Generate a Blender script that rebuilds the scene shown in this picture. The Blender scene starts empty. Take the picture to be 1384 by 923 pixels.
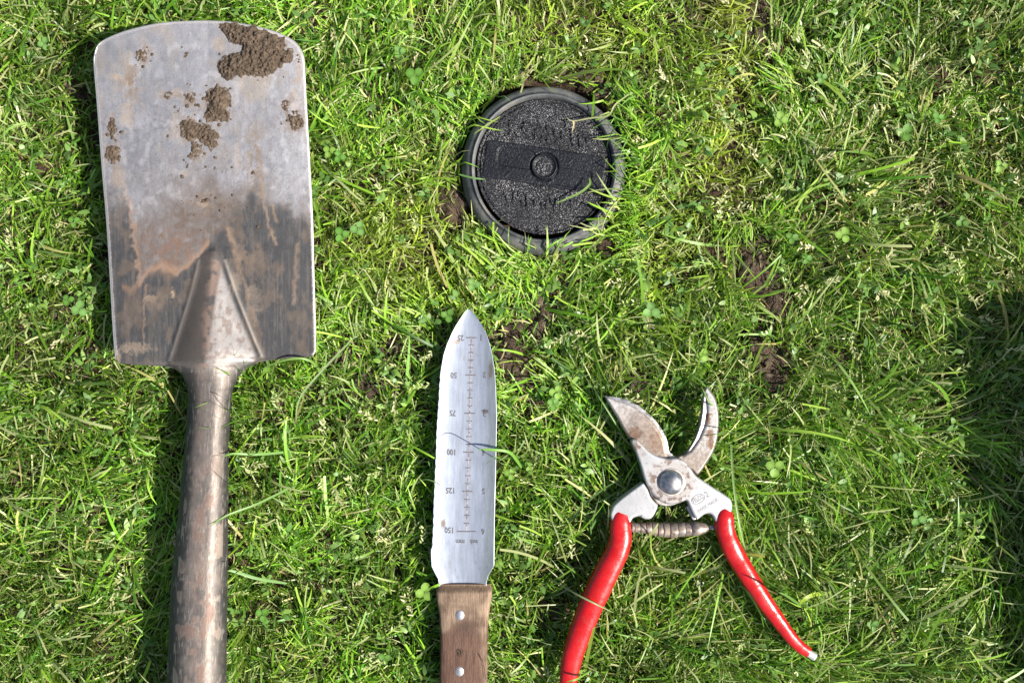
import bpy, bmesh, math, random
import numpy as np
from mathutils import Vector

R = math.radians
random.seed(7)
rng = np.random.default_rng(11)
scene = bpy.context.scene
col = scene.collection

# ------------------------------------------------------------------ camera, sky, sun
CZ = 0.568
cam_data = bpy.data.cameras.new('camera')
cam_data.lens = 28; cam_data.sensor_width = 36; cam_data.clip_start = 0.01; cam_data.clip_end = 500
cam = bpy.data.objects.new('camera', cam_data)
cam.location = (0, 0, CZ); cam.rotation_euler = (0, 0, 0)
col.objects.link(cam); scene.camera = cam

SUN_EL, SUN_AZ = R(44), R(-20)          # direction towards the sun, azimuth from +X
sd = Vector((math.cos(SUN_EL)*math.cos(SUN_AZ), math.cos(SUN_EL)*math.sin(SUN_AZ), math.sin(SUN_EL)))
world = bpy.data.worlds.new('World'); scene.world = world; world.use_nodes = True
wn = world.node_tree.nodes; wl = world.node_tree.links
sky = wn.new('ShaderNodeTexSky'); sky.sky_type = 'NISHITA'; sky.sun_disc = False
sky.sun_elevation = SUN_EL; sky.sun_rotation = math.pi/2 - SUN_AZ
sky.dust_density = 2.0
wl.new(sky.outputs[0], wn['Background'].inputs[0]); wn['Background'].inputs[1].default_value = 0.072
sun_data = bpy.data.lights.new('sun', 'SUN'); sun_data.energy = 5.0; sun_data.angle = R(0.5); sun_data.color = (1, 0.95, 0.86)
sun = bpy.data.objects.new('sun', sun_data); sun.rotation_euler = sd.to_track_quat('Z', 'Y').to_euler()
sun.location = (1.5, -.5, 2); col.objects.link(sun)
scene.view_settings.view_transform = 'Standard'; scene.view_settings.look = 'None'
scene.view_settings.exposure = 0.78; scene.view_settings.gamma = 1
scene.render.engine = 'CYCLES'
scene.cycles.use_denoising = True
scene.cycles.max_bounces = 8; scene.cycles.diffuse_bounces = 4; scene.cycles.transmission_bounces = 4

# ------------------------------------------------------------------ helpers
K = 36/28/1384
def sc(z): return (CZ - z)*K
def P(px, py, z=0.02):
    s = sc(z); return ((px-692)*s, (461.5-py)*s, z)
def PA(px, py, z):
    px, py, z = np.asarray(px, float), np.asarray(py, float), np.asarray(z, float)
    s = (CZ-z)*K
    return np.stack([(px-692)*s, (461.5-py)*s, z*np.ones_like(px)], -1)

_tab = np.random.default_rng(5).random((8, 256, 256))
def vnoise(x, y, seed=0):
    x = np.asarray(x, float) + seed*17.37; y = np.asarray(y, float) + seed*9.71
    xi = np.floor(x).astype(int); yi = np.floor(y).astype(int); fx = x-xi; fy = y-yi
    fx = fx*fx*(3-2*fx); fy = fy*fy*(3-2*fy); t = _tab[seed % 8]
    a = t[xi & 255, yi & 255]; b = t[(xi+1) & 255, yi & 255]; c = t[xi & 255, (yi+1) & 255]; d = t[(xi+1) & 255, (yi+1) & 255]
    return (a*(1-fx)+b*fx)*(1-fy)+(c*(1-fx)+d*fx)*fy
def fbm(x, y, seed=0, oct=4, gain=0.5):
    s = 0; a = 1; n = 0
    for k in range(oct):
        s = s + a*vnoise(x*2**k, y*2**k, seed+k); n += a; a *= gain
    return s/n
def sstep(a, b, x):
    t = np.clip((np.asarray(x, float)-a)/(b-a), 0, 1); return t*t*(3-2*t)
def mixc(a, b, t):
    t = np.asarray(t)[..., None]; return a*(1-t)+np.asarray(b)*t

def tag(o, label=None, cat=None, group=None, kind=None):
    if label: o['label'] = label
    if cat: o['category'] = cat
    if group: o['group'] = group
    if kind: o['kind'] = kind
    return o
def empty(name, loc):
    o = bpy.data.objects.new(name, None); o.location = loc; o.empty_display_size = 0.02; col.objects.link(o); return o
def link(name, me, mat=None, parent=None, smooth=True):
    if mat: me.materials.append(mat)
    if smooth: me.polygons.foreach_set('use_smooth', np.ones(len(me.polygons), bool))
    o = bpy.data.objects.new(name, me); col.objects.link(o)
    if parent:
        o.parent = parent
        root = parent
        off = Vector((0, 0, 0))
        while root: off += root.location; root = root.parent
        o.location = -off                     # meshes are written in world coordinates
    return o
def mesh_np(name, V, F, mat=None, parent=None, smooth=True, colr=None, nside=4):
    me = bpy.data.meshes.new(name)
    V = np.ascontiguousarray(V, np.float32).reshape(-1, 3); F = np.ascontiguousarray(F, np.int32).reshape(-1, nside)
    me.vertices.add(len(V)); me.vertices.foreach_set('co', V.ravel())
    me.loops.add(F.size); me.loops.foreach_set('vertex_index', F.ravel())
    me.polygons.add(len(F)); me.polygons.foreach_set('loop_start', np.arange(0, F.size, nside, dtype=np.int32))
    me.update(calc_edges=True)
    if colr is not None:
        a = me.color_attributes.new('Col', 'FLOAT_COLOR', 'POINT')
        c = np.ones((len(V), 4), np.float32); c[:, :colr.reshape(len(V), -1).shape[1]] = colr.reshape(len(V), -1)
        a.data.foreach_set('color', c.ravel())
    me.validate()
    return link(name, me, mat, parent, smooth)
def mesh_py(name, V, F, mat=None, parent=None, smooth=True):
    me = bpy.data.meshes.new(name); me.from_pydata([tuple(v) for v in V], [], [tuple(f) for f in F]); me.update()
    return link(name, me, mat, parent, smooth)
def grid_faces(n, m, wrap=False):
    i = np.arange(n-1)[:, None]; j = np.arange(m if wrap else m-1)[None, :]; j2 = (j+1) % m
    return np.stack(np.broadcast_arrays(i*m+j, i*m+j2, (i+1)*m+j2, (i+1)*m+j), -1).reshape(-1, 4)
def catmull(pts, n=6, closed=True):
    pts = np.asarray(pts, float); N = len(pts); out = []
    rngi = range(N if closed else N-1)
    for i in rngi:
        if closed: p0, p1, p2, p3 = pts[(i-1) % N], pts[i], pts[(i+1) % N], pts[(i+2) % N]
        else: p0, p1, p2, p3 = pts[max(i-1, 0)], pts[i], pts[i+1], pts[min(i+2, N-1)]
        for k in range(n):
            t = k/n
            out.append(0.5*((2*p1)+(-p0+p2)*t+(2*p0-5*p1+4*p2-p3)*t*t+(-p0+3*p1-3*p2+p3)*t**3))
    if not closed: out.append(pts[-1])
    return np.array(out)
def rounded(pts, r=3.0, n=5):
    """polygon whose corners are rounded by r (px); long sides stay straight"""
    pts = np.asarray(pts, float); N = len(pts); out = []
    for i in range(N):
        a, b, c = pts[(i-1) % N], pts[i], pts[(i+1) % N]
        la, lc = np.linalg.norm(a-b), np.linalg.norm(c-b); rr = min(r, la*.45, lc*.45)
        p = b+(a-b)/la*rr; q = b+(c-b)/lc*rr
        for k in range(n+1):
            t = k/n; out.append((1-t)**2*p+2*t*(1-t)*b+t*t*q)
    return np.array(out)
def area(p): 
    x, y = p[:, 0], p[:, 1]; return 0.5*np.sum(x*np.roll(y, -1)-np.roll(x, -1)*y)
def inside(x, y, poly):
    x = np.asarray(x); y = np.asarray(y); res = np.zeros(x.shape, bool)
    m = (x > poly[:, 0].min()) & (x < poly[:, 0].max()) & (y > poly[:, 1].min()) & (y < poly[:, 1].max())
    idx = np.nonzero(m)
    if len(idx[0]) == 0: return res
    xs, ys = x[idx], y[idx]; r = np.zeros(xs.shape, bool); j = len(poly)-1
    for i in range(len(poly)):
        xi, yi = poly[i]; xj, yj = poly[j]
        if yi != yj: r ^= ((yi > ys) != (yj > ys)) & (xs < (xj-xi)*(ys-yi)/(yj-yi)+xi)
        j = i
    res[idx] = r; return res
def edge_dist(x, y, poly, closed=True):
    d = np.full(np.shape(x), 1e9); n = len(poly)
    for i in range(n if closed else n-1):
        a, b = poly[i], poly[(i+1) % n]; ab = b-a; L = ab @ ab
        if L < 1e-9: continue
        t = np.clip(((x-a[0])*ab[0]+(y-a[1])*ab[1])/L, 0, 1)
        d = np.minimum(d, np.hypot(x-a[0]-t*ab[0], y-a[1]-t*ab[1]))
    return d
def pillow(name, poly, z0, z1, r, mat, parent, steps=4, drop=None, widths=None, smooth=True):
    """solid plate: outline in photo pixels placed at height z1, rounded shoulder of radius r (m)"""
    poly = np.asarray(poly, float)
    W = PA(poly[:, 0], poly[:, 1], z1)[:, :2]
    if area(W) < 0: W = W[::-1]
    if widths is not None: widths = np.asarray(widths)
    nx = np.roll(W, -1, 0)-np.roll(W, 1, 0); nl = np.maximum(np.linalg.norm(nx, axis=1), 1e-9)
    nrm = np.stack([-nx[:, 1], nx[:, 0]], 1)/nl[:, None]      # inward for CCW
    drop = r if drop is None else drop
    w = np.full(len(W), r) if widths is None else widths
    rings = [(0, z0)]
    for k in range(steps+1):
        a = k/steps*math.pi/2; rings.append((1-math.cos(a), z1-drop+drop*math.sin(a)))
    V = []
    for off, z in rings:
        Q = W+nrm*(w*off)[:, None]; V += [(q[0], q[1], z) for q in Q]
    n = len(W); F = []
    for k in range(len(rings)-1):
        for i in range(n): F.append((k*n+i, k*n+(i+1) % n, (k+1)*n+(i+1) % n, (k+1)*n+i))
    me = bpy.data.meshes.new(name); 
    F.append(tuple(range((len(rings)-1)*n, len(rings)*n))); F.append(tuple(reversed(range(n))))
    me.from_pydata(V, [], F); me.update()
    o = link(name, me, mat, parent, smooth)
    me.polygons[len(F)-2].use_smooth = False; me.polygons[len(F)-1].use_smooth = False
    return o
def tube(name, pts, rad, mat, parent, n=20, flat=1.0, cap=True, sup=1.0):
    """pts world (N,3), rad (N,), elliptical cross-section (flat = vertical ratio)"""
    pts = np.asarray(pts, float); rad = np.asarray(rad, float); T = np.gradient(pts, axis=0); T /= np.linalg.norm(T, axis=1)[:, None]
    S = np.cross(T, [0, 0, 1.0]); S /= np.linalg.norm(S, axis=1)[:, None]; U = np.cross(S, T)
    a = np.linspace(0, 2*math.pi, n, endpoint=False)
    ca, sa = np.cos(a), np.sin(a); ca = np.sign(ca)*np.abs(ca)**sup; sa = np.sign(sa)*np.abs(sa)**sup
    V = pts[:, None]+S[:, None]*(ca[None, :, None]*rad[:, None, None])+U[:, None]*(sa[None, :, None]*rad[:, None, None]*flat)
    V = V.reshape(-1, 3); F = [tuple(f) for f in grid_faces(len(pts), n, True)]
    if cap: F.append(tuple(reversed(range(n)))); F.append(tuple(range((len(pts)-1)*n, len(pts)*n)))
    return mesh_py(name, V, F, mat, parent)

# ------------------------------------------------------------------ materials
class M:
    def __init__(s, name):
        s.m = bpy.data.materials.new(name); s.m.use_nodes = True; s.nt = s.m.node_tree; s.b = s.nt.nodes['Principled BSDF']; s.out = s.nt.nodes['Material Output']
    def n(s, t, **kw):
        nd = s.nt.nodes.new(t)
        for k, v in kw.items():
            if k.startswith('i_'): nd.inputs[k[2:].replace('_', ' ')].default_value = v
            else: setattr(nd, k, v)
        return nd
    def l(s, a, b): s.nt.links.new(a, b)
    def coord(s, scale=(1, 1, 1)):
        g = s.n('ShaderNodeNewGeometry'); mp = s.n('ShaderNodeMapping'); mp.inputs['Scale'].default_value = scale
        s.l(g.outputs['Position'], mp.inputs['Vector']); return mp.outputs[0]
    def noise(s, scale, detail=4, stretch=(1, 1, 1), rough=0.55):
        t = s.n('ShaderNodeTexNoise'); t.inputs['Scale'].default_value = scale; t.inputs['Detail'].default_value = detail; t.inputs['Roughness'].default_value = rough
        s.l(s.coord(stretch), t.inputs['Vector']); return t.outputs['Fac']
    def ramp(s, src, stops):
        r = s.n('ShaderNodeValToRGB'); e = r.color_ramp.elements
        while len(e) < len(stops): e.new(0.5)
        for i, (p, c) in enumerate(stops): e[i].position = p; e[i].color = (*c, 1) if len(c) == 3 else c
        s.l(src, r.inputs[0]); return r.outputs[0]
    def mix(s, a, b, f, mode='MIX'):
        m = s.n('ShaderNodeMix'); m.data_type = 'RGBA'; m.blend_type = mode
        for sock, v in ((m.inputs[0], f), (m.inputs[6], a), (m.inputs[7], b)):
            if hasattr(v, 'is_output'): s.l(v, sock)
            else: sock.default_value = v if isinstance(v, float) else (*v, 1)
        return m.outputs[2]
    def bump(s, h, strength, dist, prev=None):
        b = s.n('ShaderNodeBump'); b.inputs['Strength'].default_value = strength; b.inputs['Distance'].default_value = dist
        s.l(h, b.inputs['Height'])
        if prev: s.l(prev, b.inputs['Normal'])
        return b.outputs[0]
    def set(s, **kw):
        for k, v in kw.items():
            i = s.b.inputs[k.replace('_', ' ')]
            if hasattr(v, 'is_output'): s.l(v, i)
            else: i.default_value = (*v, 1) if isinstance(v, tuple) and len(v) == 3 and k.endswith('Color') else v
        return s.m

def leaf_mat(name, trans=0.33, rough=0.40, spec=0.42, tint=(1.2, 1.2, 0.4)):
    m = M(name); a = m.n('ShaderNodeAttribute', attribute_name='Col')
    t = m.n('ShaderNodeBsdfTranslucent'); mx = m.n('ShaderNodeMixShader'); mx.inputs[0].default_value = trans
    m.l(m.mix(a.outputs['Color'], tint, 1.0, 'MULTIPLY'), t.inputs['Color'])
    m.set(Base_Color=a.outputs['Color'], Roughness=rough, Specular_IOR_Level=spec)
    m.l(m.b.outputs[0], mx.inputs[1]); m.l(t.outputs[0], mx.inputs[2]); m.l(mx.outputs[0], m.out.inputs['Surface'])
    return m.m
MAT_GRASS = leaf_mat('grass_blade')
MAT_CLOVER = leaf_mat('clover_leaf', 0.25, 0.55, 0.35, (1.1, 1.1, 0.6))

m = M('soil'); a = m.n('ShaderNodeAttribute', attribute_name='Col')
n1 = m.noise(900, 5); n2 = m.noise(120, 4)
c = m.mix(a.outputs['Color'], m.ramp(n1, [(0.3, (0.35, 0.32, 0.3)), (0.7, (1.5, 1.45, 1.4))]), 1.0, 'MULTIPLY')
MAT_SOIL = m.set(Base_Color=c, Roughness=0.95, Specular_IOR_Level=0.15, Normal=m.bump(n1, 0.9, 0.002, m.bump(n2, 0.8, 0.005)))
m = M('mud'); n1 = m.noise(1300, 6, rough=.65); n2 = m.noise(260, 4)
c = m.ramp(n2, [(0.3, (0.062, 0.044, 0.031)), (0.55, (0.125, 0.09, 0.064)), (0.75, (0.19, 0.14, 0.10))])
sp = m.ramp(m.noise(2400, 2), [(0.66, (0, 0, 0)), (0.72, (1, 1, 1))])
MAT_MUD = m.set(Base_Color=m.mix(c, (0.36, 0.30, 0.22), sp), Roughness=0.85, Specular_IOR_Level=0.3, Normal=m.bump(n1, 1.0, 0.0012, m.bump(n2, 0.7, 0.002)))

# steel of the spade: colour, roughness and metal share are carried by the mesh
m = M('spade_steel'); a = m.n('ShaderNodeAttribute', attribute_name='Col')
f1 = m.noise(2200, 3); f2 = m.noise(160, 5, (9, 0.6, 1))
sx = m.n('ShaderNodeMath', operation='MULTIPLY_ADD'); m.l(a.outputs['Alpha'], sx.inputs[0]); sx.inputs[1].default_value = -0.48; sx.inputs[2].default_value = 0.85
c = m.mix(a.outputs['Color'], m.ramp(f1, [(0.3, (0.72, 0.7, 0.7)), (0.65, (1.18, 1.18, 1.2))]), 1.0, 'MULTIPLY')
met = m.n('ShaderNodeMath', operation='MULTIPLY'); m.l(a.outputs['Alpha'], met.inputs[0]); met.inputs[1].default_value = 0.8
MAT_SPADE = m.set(Base_Color=c, Roughness=sx.outputs[0], Metallic=met.outputs[0], Normal=m.bump(f1, 0.22, 0.0005, m.bump(f2, 0.10, 0.0006)))
m = M('worn_steel_edge'); MAT_EDGE = m.set(Base_Color=(0.62, 0.59, 0.57), Metallic=0.8, Roughness=0.4)

m = M('knife_steel'); a = m.n('ShaderNodeAttribute', attribute_name='Col')
f = m.noise(300, 4, (8, 0.4, 1)); f1 = m.noise(90, 5, (1.5, .6, 1))
rr = m.ramp(f1, [(0.35, (0.38,)*3), (0.7, (0.50,)*3)])
MAT_KNIFE = m.set(Base_Color=m.mix(a.outputs['Color'], m.ramp(f, [(0.3, (0.88,)*3), (0.7, (1.08,)*3)]), 1.0, 'MULTIPLY'), Roughness=rr, Metallic=0.55)
m = M('etched_marking'); MAT_ETCH = m.set(Base_Color=m.ramp(m.noise(1500, 2), [(0.3, (0.06, 0.055, 0.055)), (0.7, (0.20, 0.19, 0.20))]), Roughness=0.8)
m = M('etched_scale_line'); MAT_LINE = m.set(Base_Color=m.ramp(m.noise(700, 3, (1, 1, 1)), [(0.4, (0.16, 0.11, 0.10)), (0.6, (0.44, 0.37, 0.36))]), Roughness=0.6)
m = M('rivet_metal'); MAT_RIVET = m.set(Base_Color=m.ramp(m.noise(700, 4), [(0.3, (0.42, 0.42, 0.43)), (0.7, (0.68, 0.68, 0.68))]), Roughness=0.42, Metallic=0.85, Normal=m.bump(m.noise(900, 3), 0.3, 0.0004))

m = M('wood_handle'); a = m.n('ShaderNodeAttribute', attribute_name='Col')
g = m.noise(420, 5, (4.0, 0.16, 1)); g2 = m.noise(1400, 3, (3, 0.25, 1)); g3 = m.noise(800, 3)
c = m.mix(a.outputs['Color'], m.ramp(g, [(0.3, (0.5, 0.45, 0.42)), (0.68, (1.3, 1.26, 1.22))]), 1.0, 'MULTIPLY')
c = m.mix(c, m.ramp(g2, [(0.32, (0.55, 0.5, 0.45)), (0.5, (1.05,)*3)]), 0.8, 'MULTIPLY')
MAT_WOOD = m.set(Base_Color=c, Roughness=0.75, Specular_IOR_Level=0.3, Normal=m.bump(g2, 0.5, 0.0008, m.bump(g3, 0.2, 0.0005)))

m = M('cast_aluminium'); a2 = m.noise(1100, 3); a = m.n('ShaderNodeAttribute', attribute_name='Col')
MAT_ALU = m.set(Base_Color=a.outputs['Color'], Roughness=0.42, Metallic=0.5, Normal=m.bump(a2, 0.18, 0.0004))
m = M('stained_aluminium'); a3 = m.noise(330, 5); a1 = m.noise(90, 4)
c = m.mix(m.ramp(a1, [(0.35, (0.36, 0.33, 0.31)), (0.7, (0.48, 0.47, 0.46))]), (0.27, 0.18, 0.12), m.ramp(a3, [(0.5, (0, 0, 0)), (0.66, (0.85,)*3)]))
MAT_ALU_ST = m.set(Base_Color=c, Roughness=0.5, Metallic=0.5, Normal=m.bump(a3, 0.25, 0.0005))
m = M('blade_steel_rusty'); a = m.n('ShaderNodeAttribute', attribute_name='Col'); a3 = m.noise(500, 5)
c = m.mix(a.outputs['Color'], m.ramp(a3, [(0.35, (0.72, 0.66, 0.62)), (0.65, (1.1,)*3)]), 1.0, 'MULTIPLY')
MAT_SBLADE = m.set(Base_Color=c, Roughness=0.45, Metallic=0.65, Normal=m.bump(a3, 0.2, 0.0004))
m = M('rusty_spring'); a3 = m.noise(350, 5); a4 = m.noise(150, 3)
c = m.ramp(a3, [(0.3, (0.15, 0.11, 0.085)), (0.5, (0.32, 0.25, 0.20)), (0.68, (0.36, 0.34, 0.33))])
MAT_SPRING = m.set(Base_Color=c, Roughness=m.ramp(a4, [(0.4, (0.35,)*3), (0.6, (0.7,)*3)]), Metallic=0.6, Normal=m.bump(a3, 0.3, 0.0005))
m = M('bolt_steel'); MAT_BOLT = m.set(Base_Color=m.ramp(m.noise(400, 4), [(0.4, (0.33, 0.31, 0.3)), (0.6, (0.52, 0.52, 0.53))]), Roughness=0.32, Metallic=0.95, Normal=m.bump(m.noise(1200, 3), 0.15, 0.0003))
m = M('red_vinyl'); v1 = m.noise(60, 4); v2 = m.noise(900, 4)
c = m.ramp(v1, [(0.3, (0.38, 0.005, 0.006)), (0.7, (0.52, 0.009, 0.010))])
c = m.mix(c, (0.16, 0.05, 0.035), m.ramp(m.noise(420, 6), [(0.62, (0, 0, 0)), (0.76, (0.7,)*3)]))
c = m.mix(c, (0.50, 0.16, 0.13), m.ramp(m.noise(260, 6, (1, 1, 1), .7), [(0.55, (0, 0, 0)), (0.75, (.16,)*3)]))
MAT_RED = m.set(Base_Color=c, Roughness=m.ramp(m.noise(150, 5), [(.35, (.2,)*3), (.7, (.42,)*3)]), Specular_IOR_Level=0.5, Coat_Weight=0.25, Coat_Roughness=0.15, Normal=m.bump(v2, 0.08, 0.0004, m.bump(v1, 0.4, 0.002)))

m = M('rubber_ring'); r1 = m.noise(70, 6); r2 = m.noise(900, 4)
c = m.ramp(r1, [(0.36, (0.055, 0.057, 0.060)), (0.50, (0.095, 0.097, 0.10)), (0.60, (0.14, 0.138, 0.13)), (0.70, (0.20, 0.18, 0.155))])
MAT_RING = m.set(Base_Color=c, Roughness=0.55, Specular_IOR_Level=0.4, Normal=m.bump(r2, 0.35, 0.0008, m.bump(r1, 0.5, 0.002)))
m = M('black_grained_plastic'); r1 = m.noise(1500, 3, rough=.7); r2 = m.noise(60, 4); a = m.n('ShaderNodeAttribute', attribute_name='Col')
sp = m.ramp(m.noise(1500, 1, (1, 1, 1)), [(0.60, (0, 0, 0)), (0.66, (1, 1, 1))]); sp = m.mix(sp, (0, 0, 0), a.outputs['Fac'])  # pale specks: sparkle of the grain painted into the colour
sp = m.mix(sp, m.ramp(m.noise(45, 4), [(.35, (.15,)*3), (.65, (1,)*3)]), 1.0, 'MULTIPLY')
c = m.mix(m.ramp(r2, [(0.3, (0.005, 0.006, 0.009)), (0.7, (0.012, 0.013, 0.017))]), (0.5, 0.49, 0.5), sp)
nz = m.bump(r1, 0.9, 0.0010); inv = m.n('ShaderNodeMath', operation='MULTIPLY_ADD'); inv.inputs[1].default_value = -.85; inv.inputs[2].default_value = .95; m.l(a.outputs['Fac'], inv.inputs[0]); m.l(inv.outputs[0], m.nt.nodes['Bump'].inputs['Strength'])
MAT_LID = m.set(Base_Color=c, Roughness=0.36, Specular_IOR_Level=0.35, Normal=nz)
m = M('black_smooth_plastic'); MAT_LIDS = m.set(Base_Color=m.mix((0.012, 0.013, 0.017), (0.16, 0.15, 0.14), m.ramp(m.noise(1100, 2), [(0.7, (0, 0, 0)), (0.76, (1, 1, 1))])), Roughness=0.42, Normal=m.bump(m.noise(1800, 3), 0.25, 0.0004))
m = M('dark_plastic'); MAT_DARK = m.set(Base_Color=(0.03, 0.032, 0.035), Roughness=0.5, Normal=m.bump(m.noise(500, 3), 0.2, 0.0005))

# ------------------------------------------------------------------ lawn maps in photo pixels
SOIL_SPOTS = [(688, 470, 26, 30), (700, 500, 22, 20), (735, 425, 18, 28), (722, 545, 14, 12), (775, 102, 38, 9), (815, 118, 22, 16),
    (1030, 372, 26, 30), (1045, 420, 16, 34), (1048, 505, 18, 40), (1020, 330, 14, 10), (470, 482, 34, 11), (540, 478, 40, 12), (500, 520, 30, 14),
    (1042, 30, 18, 34), (1108, 42, 12, 8), (745, 832, 16, 20), (6, 302, 12, 10), 
    (615, 262, 16, 26), (805, 325, 20, 8), (870, 525, 30, 12), (905, 520, 14, 10), (1030, 470, 16, 20),
    (620, 560, 6, 6), (100, 120, 18, 10), (560, 560, 20, 8), (1140, 480, 14, 8), (30, 640, 18, 8)]
def soil_mask(px, py):
    wx = px+26*(fbm(px/22, py/22, 1, 3)-.5)*2; wy = py+26*(fbm(px/22, py/22, 2, 3)-.5)*2
    m = np.zeros(np.shape(px))
    for (cx, cy, rx, ry) in SOIL_SPOTS:
        d = np.hypot((wx-cx)/rx, (wy-cy)/ry); m = np.maximum(m, 1-sstep(0.75, 1.25, d))
    return m

# ------------------------------------------------------------------ ground sheet
gx = np.concatenate([-np.geomspace(60, 0.6, 14), np.linspace(-0.48, 0.48, 440), np.geomspace(0.6, 60, 14)])
gy = np.concatenate([-np.geomspace(60, 0.5, 14), np.linspace(-0.36, 0.36, 330), np.geomspace(0.5, 60, 14)])
X, Y = np.meshgrid(gx, gy, indexing='ij')
s0 = sc(0.0); PX = X/s0+692; PY = 461.5-Y/s0
sm = soil_mask(PX, PY)
near = (np.abs(X) < .5) & (np.abs(Y) < .38)
Z = np.where(near, (fbm(PX/34, PY/34, 3, 5, .6)-.5)*0.012 + sm*(fbm(PX/9, PY/9, 4, 3)-.4)*0.006 + sm*0.003, 0)
Z = Z - 0.016*(1-sstep(105, 120, np.hypot(PX-736, PY-227)))
tone = fbm(PX/40, PY/40, 6, 4)
Cg = mixc(np.array([0.045, 0.032, 0.022])*np.ones(X.shape+(3,)), (0.10, 0.07, 0.05), tone)
Cg = mixc(Cg, (0.105, 0.08, 0.06), sm*(.4+.6*tone))
far = sstep(0.42, 0.55, np.maximum(np.abs(X)*.8, np.abs(Y)))
Cg = mixc(Cg, (0.07, 0.13, 0.03), far)
V = np.stack([X, Y, Z], -1)
soil = mesh_np('lawn_soil', V, grid_faces(len(gx), len(gy)), MAT_SOIL, None, True, Cg)
tag(soil, kind='structure')

# ------------------------------------------------------------------ spade
ZB = 0.030
SL = np.array([(29.5, 272), (30.5, 240), (33, 215), (38, 190), (45, 165), (54, 144), (62, 133), (75, 128.5), (90, 128), (150, 133), (230, 139), (300, 145), (380, 150), (450, 154), (485, 157),
               (491, 160), (493, 185), (495, 222), (498, 236), (504, 245), (515, 250), (530, 254), (545, 254), (600, 250), (690, 241), (800, 230), (923, 225), (1000, 222)], float)
SR = np.array([(29.5, 284), (30.5, 305), (33, 325), (38, 350), (45, 374), (54, 393), (62, 402), (75, 409), (90, 411), (130, 413), (220, 418), (300, 422), (380, 424), (450, 426), (476, 426),
               (482, 422), (484, 400), (485.5, 375), (489, 352), (496, 336), (508, 323), (525, 315), (545, 312), (600, 309), (750, 308), (923, 306), (1000, 305)], float)
def Lx(y): return np.interp(y, SL[:, 0], SL[:, 1])
def Rx(y): return np.interp(y, SR[:, 0], SR[:, 1])
spade_poly = np.concatenate([np.stack([SL[:-1, 1], SL[:-1, 0]], 1), np.stack([SR[:-1, 1], SR[:-1, 0]], 1)[::-1]])
bl_k = np.array([(334, 284), (345, 271), (400, 257), (488, 229), (495, 233), (500, 240), (504, 245)], float)
br_k = np.array([(334, 292), (345, 301), (400, 320), (460, 344), (478, 352), (485, 354), (489, 350), (496, 335), (504, 326)], float)
def spade_z(x, y):
    l, r = Lx(y), Rx(y)
    bl = np.where(y < 504, np.interp(y, bl_k[:, 0], bl_k[:, 1]), l); br = np.where(y < 504, np.interp(y, br_k[:, 0], br_k[:, 1]), r)
    c = (bl+br)/2; hw = np.maximum((br-bl)/2, 1)
    cr = np.interp(y, [334, 400, 490, 520], [288, 284, 277, 281])
    cr = cr*(1-sstep(490, 530, y))+c*sstep(490, 530, y)
    t = np.where(x < cr, (cr-x)/np.maximum(cr-bl, 1), (x-cr)/np.maximum(br-cr, 1)); t = np.clip(t, 0, 1)
    H = np.interp(y, [334, 345, 400, 488, 520, 545, 923, 1000], [0, .0032, .0085, .0145, .0145, .0148, .0195, .020])
    roof = np.clip(1.12-np.sqrt(t*t+.0144), 0, 1)*.62+0.38*(1-t*t); rnd = np.sqrt(np.clip(1-t*t, 0, 1))
    k = sstep(475, 535, y)
    prof = roof*(1-k)+rnd*k
    z = H*prof
    # side welts of the socket
    for b, amp in ((bl, 0.0013), (br, 0.0022)):
        off = np.where(y < 495, 1, 0)*sstep(345, 370, y)
        z = z+amp*np.exp(-((x-b)/3.6)**2)*off
    u = (x-280)/140
    dish = (-0.0035*u*u*(1-sstep(430, 520, y))) + 0.003*((y-260)/230)**2*(1-sstep(470, 520, y))
    base = np.interp(y, [29, 490, 545, 923, 1000], [ZB+.010, ZB, ZB+.001, ZB+.013, ZB+.016])
    wob = (fbm(x/60, y/60, 2, 3)-.5)*0.0009
    return base-0.006*u*np.where(u < 0, 1.3, .7)*(1-sstep(480, 530, y))+dish*(y < 520)+z+wob
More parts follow.
